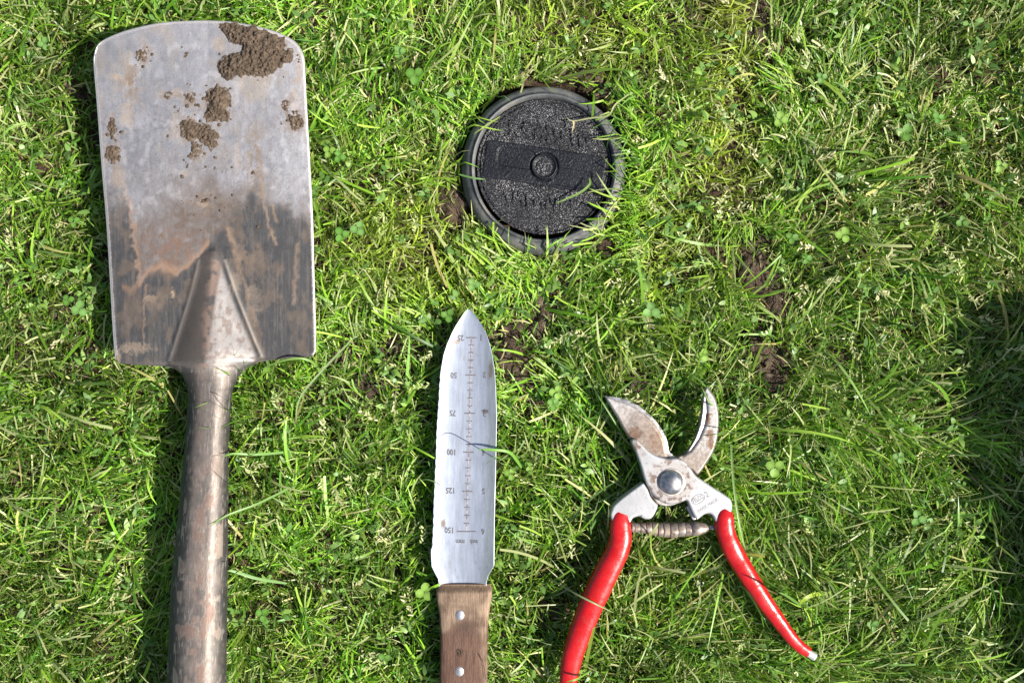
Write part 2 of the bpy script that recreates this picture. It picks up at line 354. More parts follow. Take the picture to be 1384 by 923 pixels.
def spade_paint(x, y):
    """steel, patina, dried mud film; alpha = how bare the metal is"""
    n0 = fbm(x/26, y/26, 1, 4); n1 = fbm(x/7, y/7, 2, 4); n2 = vnoise(x*1.3, y*1.3, 3); st = fbm(x/2.2, y/60, 4, 3); st2 = vnoise(x/1.1, y/90, 5)
    shp = x.shape
    C = np.array([0.315, 0.315, 0.335])*np.ones(shp+(3,)); C = C*(.80+.4*fbm(x/5, y/8, 0, 4))[..., None]*(.88+.24*fbm(x/55, y/55, 5, 2))[..., None]; A = np.full(shp, 0.75)
    C = C*(0.86+0.28*n0)[..., None]*(0.94+0.12*st)[..., None]
    C = mixc(C, (0.42, 0.35, 0.28), sstep(.52, .75, fbm(x/20, y/45, 6, 3))*.45*(1-sstep(180, 260, y)))
    spk = sstep(.60, .78, fbm(x/3, y/3, 7, 2))*sstep(90, 170, y); C = mixc(C, (0.20, 0.19, 0.2), spk*.55)
    # brown film over the middle
    ctr = np.exp(-((x-285)/75)**2)
    top = 232-22*ctr+60*(n0-.5)
    film = sstep(-10, 70, y-top)*(.62+.5*n1)*(1-.45*np.exp(-((x-205)/30)**2-((y-270)/35)**2))
    film *= 1-0.8*np.exp(-((x-390)/28)**2)*(1-sstep(270, 310, y))
    C = mixc(C, (0.088, 0.066, 0.054), np.clip(film*1.0, 0, .95)); A = A*(1-.75*np.clip(film, 0, 1))
    # dark old coating lower down
    wob = 26*(fbm(x/18, y/18, 3, 3)-.5)*2
    bx = np.array([120, 150, 172, 184, 189, 200, 214, 240, 262, 276, 288, 300, 320, 350, 380, 400, 430]); by = np.array([392, 392, 392, 390, 388, 372, 362, 370, 352, 338, 328, 308, 280, 264, 272, 290, 320])
    yb = np.interp(x, bx, by)
    soft = np.where(x < 285, 5, 24)
    e = y-yb-wob*np.where(x < 285, .35, .9)
    dk = sstep(0, 1, e/soft+.5)
    xl = np.interp(y, [245, 290, 330, 385], [164, 176, 181, 188])+7*(n1-.5)*2
    dk = np.maximum(dk, (1-sstep(-3, 3, x-xl))*sstep(225, 330, y+40*(n0-.5))*.95)
    tll = np.exp(-((x-xl-2)/3.0)**2)*sstep(240, 265, y)*(y < 388)
    grey = mixc(np.array([0.058, 0.060, 0.066])*np.ones(shp+(3,)), (0.14, 0.125, 0.11), sstep(.5, .75, st)*.6)
    grey = mixc(grey, (0.20, 0.18, 0.165), sstep(.74, .9, vnoise(x/1.2+y/40, y/24, 5))*.35)
    grey = mixc(grey, (0.17, 0.13, 0.10), sstep(.50, .72, fbm(x/14, y/22, 5, 4))*.65)
    grey = grey*(.75+.5*fbm(x/5, y/6, 6, 3))[..., None]
    C = mixc(C, grey, dk*.93); A = A*(1-dk)+dk*(.18+.22*n1)
    # tan tide line
    tl = np.exp(-((e+4)/6)**2)*(x > 165)*(x < 283)*(.6+.4*n1); tl = np.maximum(tl, tll*(.5+.5*n1)); C = mixc(C, (0.25, 0.155, 0.10), np.clip(tl*.8, 0, 1)); A = A*(1-.8*np.clip(tl, 0, 1))
    pk = .7*np.exp(-((x-232)/34)**2-((y-335)/26)**2)*(1-dk)*sstep(.3, .6, n1); C = mixc(C, (0.20, 0.115, 0.08), pk*.8)
    C = C*(1-.30*dk)[..., None]
    lines = sstep(.80, .90, vnoise(x*.9-.06*y, y/34, 1))*sstep(60, 120, y)*(1-dk); C = mixc(C, (0.22, 0.18, 0.15), lines*.30)
    C = mixc(C, (0.55, 0.54, 0.55), sstep(.60, .80, fbm(x/10, y/13, 3, 4))*(1-np.clip(film, 0, 1))*(1-dk)*.4)
    # thin tan runs
    for (x0, y0, x1, y1, w, s) in [(352, 262, 372, 330, 1.7, .7), (344, 180, 356, 262, 2.6, .6), (309, 310, 322, 350, 3, .7), (366, 275, 375, 300, 1.6, .6),
                                   (196, 385, 194, 478, 1.0, .55), (402, 330, 398, 410, 2.6, .45), (318, 340, 345, 440, 2.5, .45)]:
        tt = np.clip(((x-x0)*(x1-x0)+(y-y0)*(y1-y0))/((x1-x0)**2+(y1-y0)**2), 0, 1); d = np.hypot(x-x0-tt*(x1-x0)+9*(n1-.5), y-y0-tt*(y1-y0))
        C = mixc(C, (0.27, 0.19, 0.13), np.exp(-(d/w)**2)*s)
    # dried smears
    for (cx, cy, rx, ry, s) in [(175, 108, 10, 16, .7), (172, 155, 10, 22, .6), (194, 66, 5, 20, .45), (295, 60, 9, 10, .5), (158, 105, 7, 6, .8), (240, 128, 12, 10, .45), (398, 140, 6, 40, .45), (204, 403, 9, 6, .7), (234, 398, 4, 8, .9),
                                (405, 95, 7, 24, .5), (250, 235, 8, 5, .4), (276, 188, 14, 8, .6), (320, 205, 4, 30, .5), (273, 275, 10, 7, .6), (160, 240, 12, 28, .5), (180, 470, 26, 8, .5), (158, 480, 6, 12, .5), (345, 400, 10, 22, .3), (318, 380, 8, 16, .35)]:
        d = np.hypot((x-cx)/rx, (y-cy)/ry)+1.3*(n1-.5)+.8*(n2-.5); s_ = (1-sstep(.5, 1.1, d))*s
        C = mixc(C, (0.27, 0.205, 0.15), s_); A = A*(1-.8*s_)
    near_m = np.zeros(shp)
    for (cx, cy, rx, ry) in [(350, 70, 60, 50), (292, 143, 26, 36), (262, 176, 30, 30), (268, 205, 18, 20), (255, 135, 26, 16), (152, 172, 14, 26), (154, 210, 18, 26), (193, 75, 18, 22), (393, 155, 20, 32), (226, 131, 18, 14), (275, 275, 34, 20), (345, 215, 16, 60), (178, 115, 22, 40), (330, 345, 24, 20), (204, 405, 20, 14)]:
        near_m = np.maximum(near_m, np.exp(-((x-cx)/rx)**2-((y-cy)/ry)**2))
    sme = sstep(.52, .64, fbm(x/6, y/9, 1, 5, .6)+.12*near_m)*near_m; C = mixc(C, (0.135, 0.10, 0.075), np.clip(sme, 0, 1)*.85); A = A*(1-.8*np.clip(sme, 0, 1))
    # socket: lit right and shaded left facet painted in; pits and rusty ridge
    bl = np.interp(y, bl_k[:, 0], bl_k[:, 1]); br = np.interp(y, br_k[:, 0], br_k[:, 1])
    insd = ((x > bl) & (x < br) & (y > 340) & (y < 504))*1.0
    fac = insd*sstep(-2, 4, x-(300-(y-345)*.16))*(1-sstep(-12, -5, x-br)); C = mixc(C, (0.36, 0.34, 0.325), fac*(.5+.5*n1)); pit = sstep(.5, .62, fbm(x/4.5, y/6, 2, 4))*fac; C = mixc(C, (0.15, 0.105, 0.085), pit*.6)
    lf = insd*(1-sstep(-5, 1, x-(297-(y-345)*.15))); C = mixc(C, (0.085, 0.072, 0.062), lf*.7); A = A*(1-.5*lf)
    wl_ = np.exp(-((x-br-1)/2.2)**2)*(y > 350)*(y < 485)*.7+np.exp(-((x-bl)/1.8)**2)*(y > 350)*(y < 488)*.45; C = mixc(C, (0.42, 0.37, 0.32), wl_*(.4+.6*n1)); A = A*(1-fac)+fac*.7  # highlights on the welts painted as pale lines
    shf = (y >= 495)*1.0
    pat = sstep(.30, .70, fbm(x/9, y/20, 3, 5, .6)); fine = fbm(x/2.5, y/5, 1, 3)
    cs = mixc(np.array([0.15, 0.132, 0.118])*np.ones(shp+(3,)), (0.215, 0.18, 0.155), pat)*(.8+.4*fine)[..., None]
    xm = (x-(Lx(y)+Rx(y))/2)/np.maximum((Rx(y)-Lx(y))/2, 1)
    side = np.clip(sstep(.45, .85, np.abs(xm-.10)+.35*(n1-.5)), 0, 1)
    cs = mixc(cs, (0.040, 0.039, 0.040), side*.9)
    cs = mixc(cs, (0.36, 0.33, 0.30), sstep(.74, .86, vnoise(x/1.3+y/30, y/9, 6))*.45)
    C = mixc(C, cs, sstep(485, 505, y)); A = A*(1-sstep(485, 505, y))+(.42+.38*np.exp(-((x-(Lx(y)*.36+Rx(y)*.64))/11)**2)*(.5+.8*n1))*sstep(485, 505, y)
    rd = np.where(y < 500, x-(290-(y-345)*.085), x-(270-(y-540)*.02)); rd = rd+7*(n0-.5)*2; rust = np.exp(-(rd/(4+5*n1))**2)*sstep(338, 352, y)*sstep(.34, .55, n1)
    C = mixc(C, (0.30, 0.20, 0.155), rust*.5*np.where(y > 500, .5, 1))
    rs = .8*sstep(.55, .63, fbm(x/13, y/22, 6, 4))*sstep(560, 720, y)*(1-sstep(.55, .75, np.abs(xm+.05))); C = mixc(C, (0.235, 0.15, 0.115), rs*.8*(.6+.8*fbm(x/3, y/4, 5, 2))); A = A*(1-.35*rs)
    rim = .8*sstep(.535, .575, fbm(x/13, y/22, 6, 4))*sstep(560, 720, y)-rs; C = mixc(C, (0.4, 0.32, 0.26), np.clip(rim, 0, 1)*.7*(np.abs(xm) < .8))
    d = edge_dist(x, y, spade_poly); e2 = (1-sstep(1.0, 3.0, d+1.6*(n2-.5)))*(y < 480); C = mixc(C, (0.6, 0.57, 0.55), e2*.7); A = A*(1-e2)+.8*e2
    scr = np.maximum(sstep(.90, .96, vnoise(x*1.8+.25*y, y/14, 7)), sstep(.92, .97, vnoise(x*1.1-.5*y, (x+2*y)/24, 2))); C = mixc(C, (0.50, 0.47, 0.45), scr*.32*(1-.85*np.maximum(dk, np.clip(film, 0, 1))))
    return np.concatenate([np.clip(C, 0, 1), np.clip(A, 0, 1)[..., None]], -1)

spade = empty('garden_spade', P(280, 300, ZB))
tag(spade, 'old steel garden spade with muddy square blade, face up on the lawn', 'spade')
def spade_rows(ys, ncol, name):
    u = (1-np.cos(np.linspace(0, math.pi, ncol)))/2*.25+np.linspace(0, 1, ncol)*.75
    YY = np.repeat(ys[:, None], ncol, 1); l, r = Lx(ys)[:, None], Rx(ys)[:, None]
    XX = l+(r-l)*u[None]
    ZT = spade_z(XX, YY); top = PA(XX, YY, ZT)
    k = sstep(490, 535, YY); xm = (XX-(l+r)/2)/((r-l)/2)
    base = ZT[:, :1]*(1-u)+ZT[:, -1:]*u
    ZBt = (ZT-.0018)*(1-k)+(base-(ZT-base)*.9)*k
    mid = PA(XX, YY, ZT); bot = PA(XX, YY, ZBt)
    n = len(ys)
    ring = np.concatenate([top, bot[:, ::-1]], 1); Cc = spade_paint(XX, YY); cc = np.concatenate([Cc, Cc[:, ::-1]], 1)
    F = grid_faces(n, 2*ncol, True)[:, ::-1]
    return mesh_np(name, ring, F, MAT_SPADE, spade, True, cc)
ys = np.unique(np.concatenate([29.5+np.linspace(0, 1, 26)**1.6*40, np.arange(70, 480, 1.6), np.arange(480, 506, .7)]))
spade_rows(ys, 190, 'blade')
spade_rows(np.unique(np.concatenate([np.arange(ys[-1], 560, 1.0), np.arange(560, 1000, 2.2)])), 190, 'shaft')
# beyond the frame: the wooden shaft and its grip
tube('wooden_shaft', np.array([P(264, 990, ZB+.0155), P(264, 1300, ZB+.03), P(264, 1750, ZB+.05)]), [.0195, .0175, .0165], MAT_DARK, spade, 24)
tube('grip', np.array([P(190, 1770, ZB+.05), P(264, 1772, ZB+.052), P(340, 1774, ZB+.05)]), [.015, .017, .015], MAT_DARK, spade, 20)
# rounded bare rim along the top and sides
rim = [(x, y) for (x, y) in spade_poly if y < 478]
li = [(x, y) for y, x in SL if y <= 485][::-1]; ri = [(x, y) for y, x in SR if y <= 476]
rp = catmull(li+ri, 5, False); rz = spade_z(rp[:, 0], rp[:, 1])
tube('worn_edge', PA(rp[:, 0], rp[:, 1], rz-.0008), np.full(len(rp), .0007), MAT_EDGE, spade, 8)

def mud(poly, hmax, seed, step=0.8, rough=1.0):
    poly = np.asarray(poly, float); x0, y0 = poly.min(0)-4; x1, y1 = poly.max(0)+4
    xs = np.arange(x0, x1, step); ys_ = np.arange(y0, y1, step); XX, YY = np.meshgrid(xs, ys_, indexing='ij')
    wx = XX+5*(fbm(XX/6, YY/6, seed, 3)-.5)*2; wy = YY+5*(fbm(XX/6, YY/6, seed+1, 3)-.5)*2
    ins = inside(wx, wy, poly); d = edge_dist(wx, wy, poly)*np.where(ins, 1, -1)
    h = 1.05*hmax*(.25*sstep(-1.5, 1.5, d)+.75*sstep(1, 11, d))*(0.35+1.0*fbm(XX/7, YY/7, seed+2, 4, .6)) + 0.0034*rough*(fbm(XX/2.4, YY/2.4, seed+3, 2)-.5)*(d > 1)
    h = np.where(d > -1.0, h, -.0006)
    Zz = spade_z(XX, YY)+h-.0002; V = PA(XX, YY, Zz)
    F = grid_faces(len(xs), len(ys_)); keep = (d.ravel()[F] > -1.6).any(1)
    F = F[keep][:, ::-1]; used, inv = np.unique(F, return_inverse=True)
    return mesh_np('mud_clump', V.reshape(-1, 3)[used], inv.reshape(-1, 4), MAT_MUD, spade)
def q1(pts): return [(x/3.55+100, y/3.55) for x, y in pts]
big = mud(q1([(700, 112), (780, 118), (860, 130), (960, 165), (1005, 190), (1010, 230), (1052, 245), (1045, 295), (1000, 308), (960, 350), (890, 372), (820, 362), (740, 380), (700, 352), (688, 312), (720, 275), (795, 250), (808, 222), (750, 200), (715, 160)]), .0052, 1)
big['label'] = 'largest crumbly brown mud clump at the top right corner'
def ell(cx, cy, rx, ry, n=14, j=.18):
    return [(cx+rx*math.cos(a)*(1+random.uniform(-j, j)), cy+ry*math.sin(a)*(1+random.uniform(-j, j))) for a in np.linspace(0, 2*math.pi, n, endpoint=False)]
mud(q1([(640, 430), (700, 405), (740, 430), (750, 480), (735, 520), (745, 585), (700, 590), (640, 585), (622, 545), (645, 500), (630, 460)]), .0042, 2)
mud(q1([(510, 590), (555, 560), (600, 600), (640, 590), (690, 640), (690, 690), (660, 725), (620, 690), (600, 665), (545, 682), (515, 650)]), .0032, 3)
mud(q1([(565, 690), (610, 690), (605, 740), (570, 775), (550, 750)]), .0022, 4)
mud(ell(257, 131, 7, 7), .0018, 5); mud(ell(265, 144, 5, 4.5), .0015, 6)
mud(ell(151, 172, 6, 12), .0022, 7); mud(ell(152.5, 209, 10, 12), .003, 8)
mud(ell(191, 75, 8, 8), .0016, 9); mud(ell(198, 68, 4, 7), .0014, 10)
mud(ell(386, 143, 5.5, 7), .002, 11); mud(ell(400, 165, 9, 10), .0018, 12); mud(ell(226, 131, 8, 6), .001, 13)
for cx, cy, r_ in [(281, 120, 2.5), (252, 74, 1.8), (245, 68, 2.6), (311, 121, 3), (253, 113, 2.2), (275, 273, 5), (302, 280, 3.4), (253, 223, 3), (183, 90, 2.5), (277, 115, 2)]:
    mud(ell(cx, cy, r_+1, r_+.5, 9), .0011, int(cx) % 13+1, .6)

bm = bmesh.new(); bmesh.ops.create_icosphere(bm, subdivisions=1, radius=1); _bv = np.array([v.co[:] for v in bm.verts]); _bf = np.array([[v.index for v in f.verts] for f in bm.faces]); bm.free()
Vc, Fc = [], []
for (cx, cy, sp_, k_) in [(345, 75, 34, 34), (292, 143, 16, 30), (262, 172, 20, 26), (268, 205, 12, 14), (255, 133, 16, 14), (152, 180, 8, 12), (154, 212, 10, 12), (195, 76, 11, 12), (394, 156, 11, 18), (290, 240, 60, 24), (275, 275, 16, 12), (400, 80, 10, 12)]:
    for _ in range(k_):
        x_, y_ = random.gauss(cx, sp_*.75), random.gauss(cy, sp_*.75)
        if not (Lx(y_)+3 < x_ < Rx(y_)-3) or y_ < 36: continue
        r_ = .0003+random.random()**2.5*.0012; Vc.append(_bv*r_*np.random.default_rng(len(Vc)).uniform(.6, 1.3, (len(_bv), 1))*np.array([1, 1, .7])+np.array(P(x_, y_, float(spade_z(np.array(x_), np.array(y_)))+r_*.2))); Fc.append(_bf+len(_bv)*(len(Vc)-1))
tag(mesh_np('mud_crumbs', np.concatenate(Vc), np.concatenate(Fc), MAT_MUD, spade, True, None, 3), kind='stuff')

# ------------------------------------------------------------------ knife
ZK = 0.022
KL = np.array([(418, 632), (422, 628), (430, 622.5), (440, 616), (450, 610.5), (465, 604), (480, 599), (500, 595.5), (520, 593), (540, 592), (580, 589.5), (620, 588), (680, 585.5), (735, 583.5), (745, 582), (765, 583), (775, 588), (782, 592), (790, 593), (797, 593)], float)
KR = np.array([(418, 634.5), (422, 639), (430, 645), (440, 651.5), (450, 657), (465, 662), (480, 665.5), (500, 668.5), (520, 670), (560, 671.5), (620, 670.5), (700, 668.5), (755, 668), (764, 668), (770, 664.5), (778, 660), (787, 657.5), (797, 657)], float)
def kL(y):
    b = np.interp(y, KL[:, 0], KL[:, 1]); s = (y > 512)*(y < 742)
    return b+s*(.8*np.abs(np.sin((y-512)*math.pi/13.2))**.6-1.2+0.5*(vnoise(y/9, y*0, 3)-.5))*-1
def kR(y): return np.interp(y, KR[:, 0], KR[:, 1])
def knife_z(x, y):
    l, r = np.interp(y, KL[:, 0], KL[:, 1]), kR(y); t = np.clip((x-(l+r)/2)/np.maximum((r-l)/2, 1), -1.1, 1.1)
    w = np.clip((r-l)/80, 0, 1)
    return ZK+0.0024*w*np.abs(t)**2.4-0.0006+np.interp(y, [418, 470, 797], [.002, 0, .001])
knife = empty('soil_knife', P(630, 620, ZK))
tag(knife, 'steel digging knife with depth scale on its serrated blade and riveted wooden handle', 'garden knife')
ys = np.unique(np.concatenate([418+np.linspace(0, 1, 20)**1.7*25, np.arange(443, 797, 1.1)])); nc = 90
u = np.linspace(0, 1, nc)
YY = np.repeat(ys[:, None], nc, 1); XX = kL(ys)[:, None]+(kR(ys)-kL(ys))[:, None]*u
ZT = knife_z(XX, YY); top = PA(XX, YY, ZT); bot = top.copy(); bot[..., 2] -= .0014
n1 = fbm(XX/9, YY/9, 2, 4); n2 = fbm(XX/3, YY/30, 4, 3)
tk = (XX-kL(YY))/np.maximum(kR(YY)-kL(YY), 1); C = mixc(np.array([0.385, 0.425, 0.51])*np.ones(XX.shape+(3,)), (.30, .33, .32), sstep(.80, .88, tk)*sstep(440, 500, YY)*.55); C *= (.84+.32*n2)[..., None]; C *= (.88+.24*fbm(XX/16, YY/24, 6, 4))[..., None]; C = mixc(C, (.62, .62, .63), sstep(.86, .95, vnoise(XX*1.6+.2*YY, YY/16, 6))*.35); C = mixc(C, (.22, .22, .22), sstep(.62, .8, fbm(XX/4, YY/10, 3, 4))*.35*(.3+.7*sstep(700, 780, YY)))  # greenish right strip is a reflection painted into the blade colour
for (cx, cy, rx, ry, s, c_) in [(663, 500, 3.5, 13, .8, (.2, .15, .11)), (655, 556, 5, 3.4, .95, (.13, .11, .1)), (616, 462, 8, 3.5, .7, (.36, .24, .17)), (599, 708, 3.6, 7, .9, (.2, .16, .12)), (627, 485, 1.6, 5, .5, (.35, .28, .22)),
                            (600, 770, 14, 18, .22, (.25, .24, .22)), (648, 480, 6, 3, .2, (.3, .3, .3))]:
    d = np.hypot((XX-cx)/rx, (YY-cy)/ry)+1.1*(n1-.5)+.6*(vnoise(XX, YY, 1)-.5); C = mixc(C, c_, (1-sstep(.55, 1.05, d))*s)
ring = np.concatenate([top, bot[:, ::-1]], 1); cc = np.concatenate([C, C[:, ::-1]], 1)
mesh_np('blade', ring, grid_faces(len(ys), 2*nc, True)[:, ::-1], MAT_KNIFE, knife, True, cc)
def strip(name, segs, mat, parent, zf, lift=.00007):
    V, F = [], []
    for (x0, y0, x1, y1, w) in segs:
        dx, dy = x1-x0, y1-y0; L = math.hypot(dx, dy); nx, ny = -dy/L*w/2, dx/L*w/2
        k = max(2, int(L/8)+1); b = len(V)
        for i in range(k):
            t = i/(k-1); X_, Y_ = x0+dx*t, y0+dy*t
            for s in (-1, 1):
                xx, yy = X_+s*nx, Y_+s*ny; V.append(P(xx, yy, float(zf(xx, yy))+lift))
        for i in range(k-1): F.append((b+2*i, b+2*i+1, b+2*i+3, b+2*i+2))
    return mesh_py(name, V, F, mat, parent, False)
def cxl(y): return np.interp(y, [456, 507, 558, 611, 664, 718], [637.3, 636, 634.8, 633.4, 631.8, 630.4])
maj = [456.5, 507, 558.5, 611, 664, 718]
segs = []
for i in range(6):
    w = 7 if i < 5 else 13; c_ = float(cxl(maj[i])); segs.append((c_-w, maj[i]-.1, c_+w, maj[i]+.1, 1.5))
    if i < 5:
        for j in range(1, 5):
            y_ = maj[i]+(maj[i+1]-maj[i])*j/5; c_ = float(cxl(y_)); segs.append((c_-3.6, y_, c_+3.6, y_, 1.15))
strip('scale_tick', segs, MAT_ETCH, knife, knife_z, .00022)
strip('scale_line', [(float(cxl(maj[i])), maj[i], float(cxl(maj[i+1])), maj[i+1], 1.5) for i in range(5)], MAT_LINE, knife, knife_z, .00016)
def text_mesh(name, body, cx, cy, hpx, rot, mat, parent, zf, lift=.0001, aspect=.8, spacing=1.0, weight=0.0):
    cu = bpy.data.curves.new(name, 'FONT'); cu.body = body; cu.size = 1; cu.align_x = 'CENTER'; cu.align_y = 'CENTER'; cu.resolution_u = 3; cu.space_character = spacing; cu.offset = weight
    ob = bpy.data.objects.new(name+'_tmp', cu); col.objects.link(ob)
    dg = bpy.context.evaluated_depsgraph_get(); me = bpy.data.meshes.new_from_object(ob.evaluated_get(dg)); bpy.data.objects.remove(ob); bpy.data.curves.remove(cu)
    k = hpx/0.70; ca, sa = math.cos(rot), math.sin(rot); V = np.array([v.co[:] for v in me.vertices])
    lx, ly = V[:, 0]*k*aspect, V[:, 1]*k
    x = cx+lx*ca-ly*sa; y = cy-(lx*sa+ly*ca)
    W = PA(x, y, np.vectorize(lambda a_, b_: float(zf(a_, b_)))(x, y)+lift); me.vertices.foreach_set('co', W.astype(np.float32).ravel()); me.update()
    return link(name, me, mat, parent, False)
for tx, x, y in [('25', 622.6, 456.5), ('50', 613.5, 507), ('75', 612, 558), ('100', 610.5, 610.6), ('125', 609, 662.6), ('150', 607.5, 716), ('1', 650.4, 456), ('2', 655, 506.5), ('3', 655, 559), ('4', 654, 611.5), ('5', 653.7, 663.6), ('6', 652.7, 718)]:
    text_mesh('etched_number', tx, x, y, 7.6, R(180-1.5), MAT_ETCH, knife, knife_z, lift=.00025, weight=.022)
text_mesh('etched_unit', 'mm', 622, 732, 7, R(180-1.5), MAT_ETCH, knife, knife_z, lift=.00025, weight=.015)
text_mesh('etched_unit', 'inch', 640.5, 732, 6.4, R(180-1.5), MAT_ETCH, knife, knife_z, lift=.00025, aspect=.72, weight=.015)

# wooden handle
HL = np.array([(793, 588.5), (800, 588), (812, 589), (822, 590.5), (835, 592.5), (860, 594), (923, 593), (1060, 588), (1130, 590), (1150, 600)], float)
HR = np.array([(793, 664), (800, 665), (812, 664.5), (825, 662), (840, 660), (870, 658.5), (923, 658), (1060, 664), (1130, 660), (1150, 650)], float)
ys = np.unique(np.concatenate([np.linspace(793, 806, 16), np.arange(806, 1150, 2.5)])); n = 64
a = np.linspace(0, 2*math.pi, n, endpoint=False); ca, sa = np.cos(a), np.sin(a); ca = np.sign(ca)*np.abs(ca)**.36; sa = np.sign(sa)*np.abs(sa)**.45
hl = np.interp(ys, HL[:, 0], HL[:, 1]); hr = np.interp(ys, HR[:, 0], HR[:, 1]); ch = sstep(793, 803, ys)
hh = .0072*(.40+.60*ch)
XX = ((hl+hr)/2)[:, None]+((hr-hl)/2*(.965+.035*ch))[:, None]*ca; ZZ = (ZK-.0005)+hh[:, None]*sa+0*XX
wall_y = ys[:, None]+0*XX
ZZ += (fbm(XX/12, wall_y/30, 3, 3)-.5)*.0009
V = PA(XX, wall_y, np.full(XX.shape, ZK+.008)); V[..., 2] = ZZ
n1 = fbm(XX/10, wall_y/16, 5, 4)
C = mixc(np.array([0.165, 0.115, 0.082])*np.ones(XX.shape+(3,)), (0.29, 0.215, 0.155), sstep(.3, .7, n1))
st = sstep(-6, 6, wall_y-(846+12*(n1-.5)*2-6*np.cos((XX-625)/12)))*(1-.55*sstep(647, 651, XX)); C = mixc(C, (0.11, 0.058, 0.042), st*.85)
dmp = np.exp(-((XX-630)/18)**2-((wall_y-848)/9)**2); C = mixc(C, (0.075, 0.052, 0.04), dmp*.8)
C = mixc(C, (0.24, 0.165, 0.11), (1-sstep(797, 804, wall_y))*.7)
F = [tuple(f) for f in grid_faces(len(ys), n, True)[:, ::-1]]
hnd = mesh_np('handle', V, np.array(F), MAT_WOOD, knife, True, C)
m = M('wood_end'); WE = (m.set(Base_Color=m.ramp(m.noise(900, 3), [(.3, (.16, .11, .07)), (.7, (.3, .2, .13))]), Roughness=.85))
mesh_py('handle_end', V[0], [tuple(range(n))], WE, knife, False); mesh_py('handle_end', V[-1], [tuple(reversed(range(n)))], WE, knife, False)
def dome(name, cx, cy, z0, r, h, mat, parent, n=28, k=8, sq=1.0):
    pts = []
    for i in range(k):
        a_ = i/k*math.pi/2
        for j in range(n):
            b = j/n*2*math.pi; pts.append((cx+r*math.cos(a_)*math.cos(b), cy+r*math.cos(a_)*math.sin(b)*sq, z0+h*math.sin(a_)))
    pts.append((cx, cy, z0+h)); F = [tuple(f) for f in grid_faces(k, n, True)]
    F += [((k-1)*n+j, (k-1)*n+(j+1) % n, k*n) for j in range(n)]
    pts += [(cx+r*math.cos(j/n*2*math.pi), cy+r*sq*math.sin(j/n*2*math.pi), z0-.003) for j in range(n)]; b = k*n+1
    F += [(b+j, b+(j+1) % n, (j+1) % n, j) for j in range(n)]
    return mesh_py(name, pts, F, mat, parent)
for (cx, cy) in ((621.5, 831), (621, 907)):
    p = P(cx, cy, ZK+.0067); dome('rivet', p[0], p[1], p[2]-.0002, .0031, .0011, MAT_RIVET, knife, sq=1.15)
m = M('handle_mark'); MK = m.set(Base_Color=(.04, .028, .02), Roughness=.9)
hz = lambda x, y: ZK-.0005+.0072+.0003
text_mesh('stamped_mark', 'gy', 622, 880, 9, R(10), MK, knife, hz, lift=.0009, aspect=.7)
strip('crack', [(648, 884, 652, 893, 1.0), (652, 893, 655, 905, .8), (655, 905, 656.5, 918, .6)], MK, knife, hz, .0006)

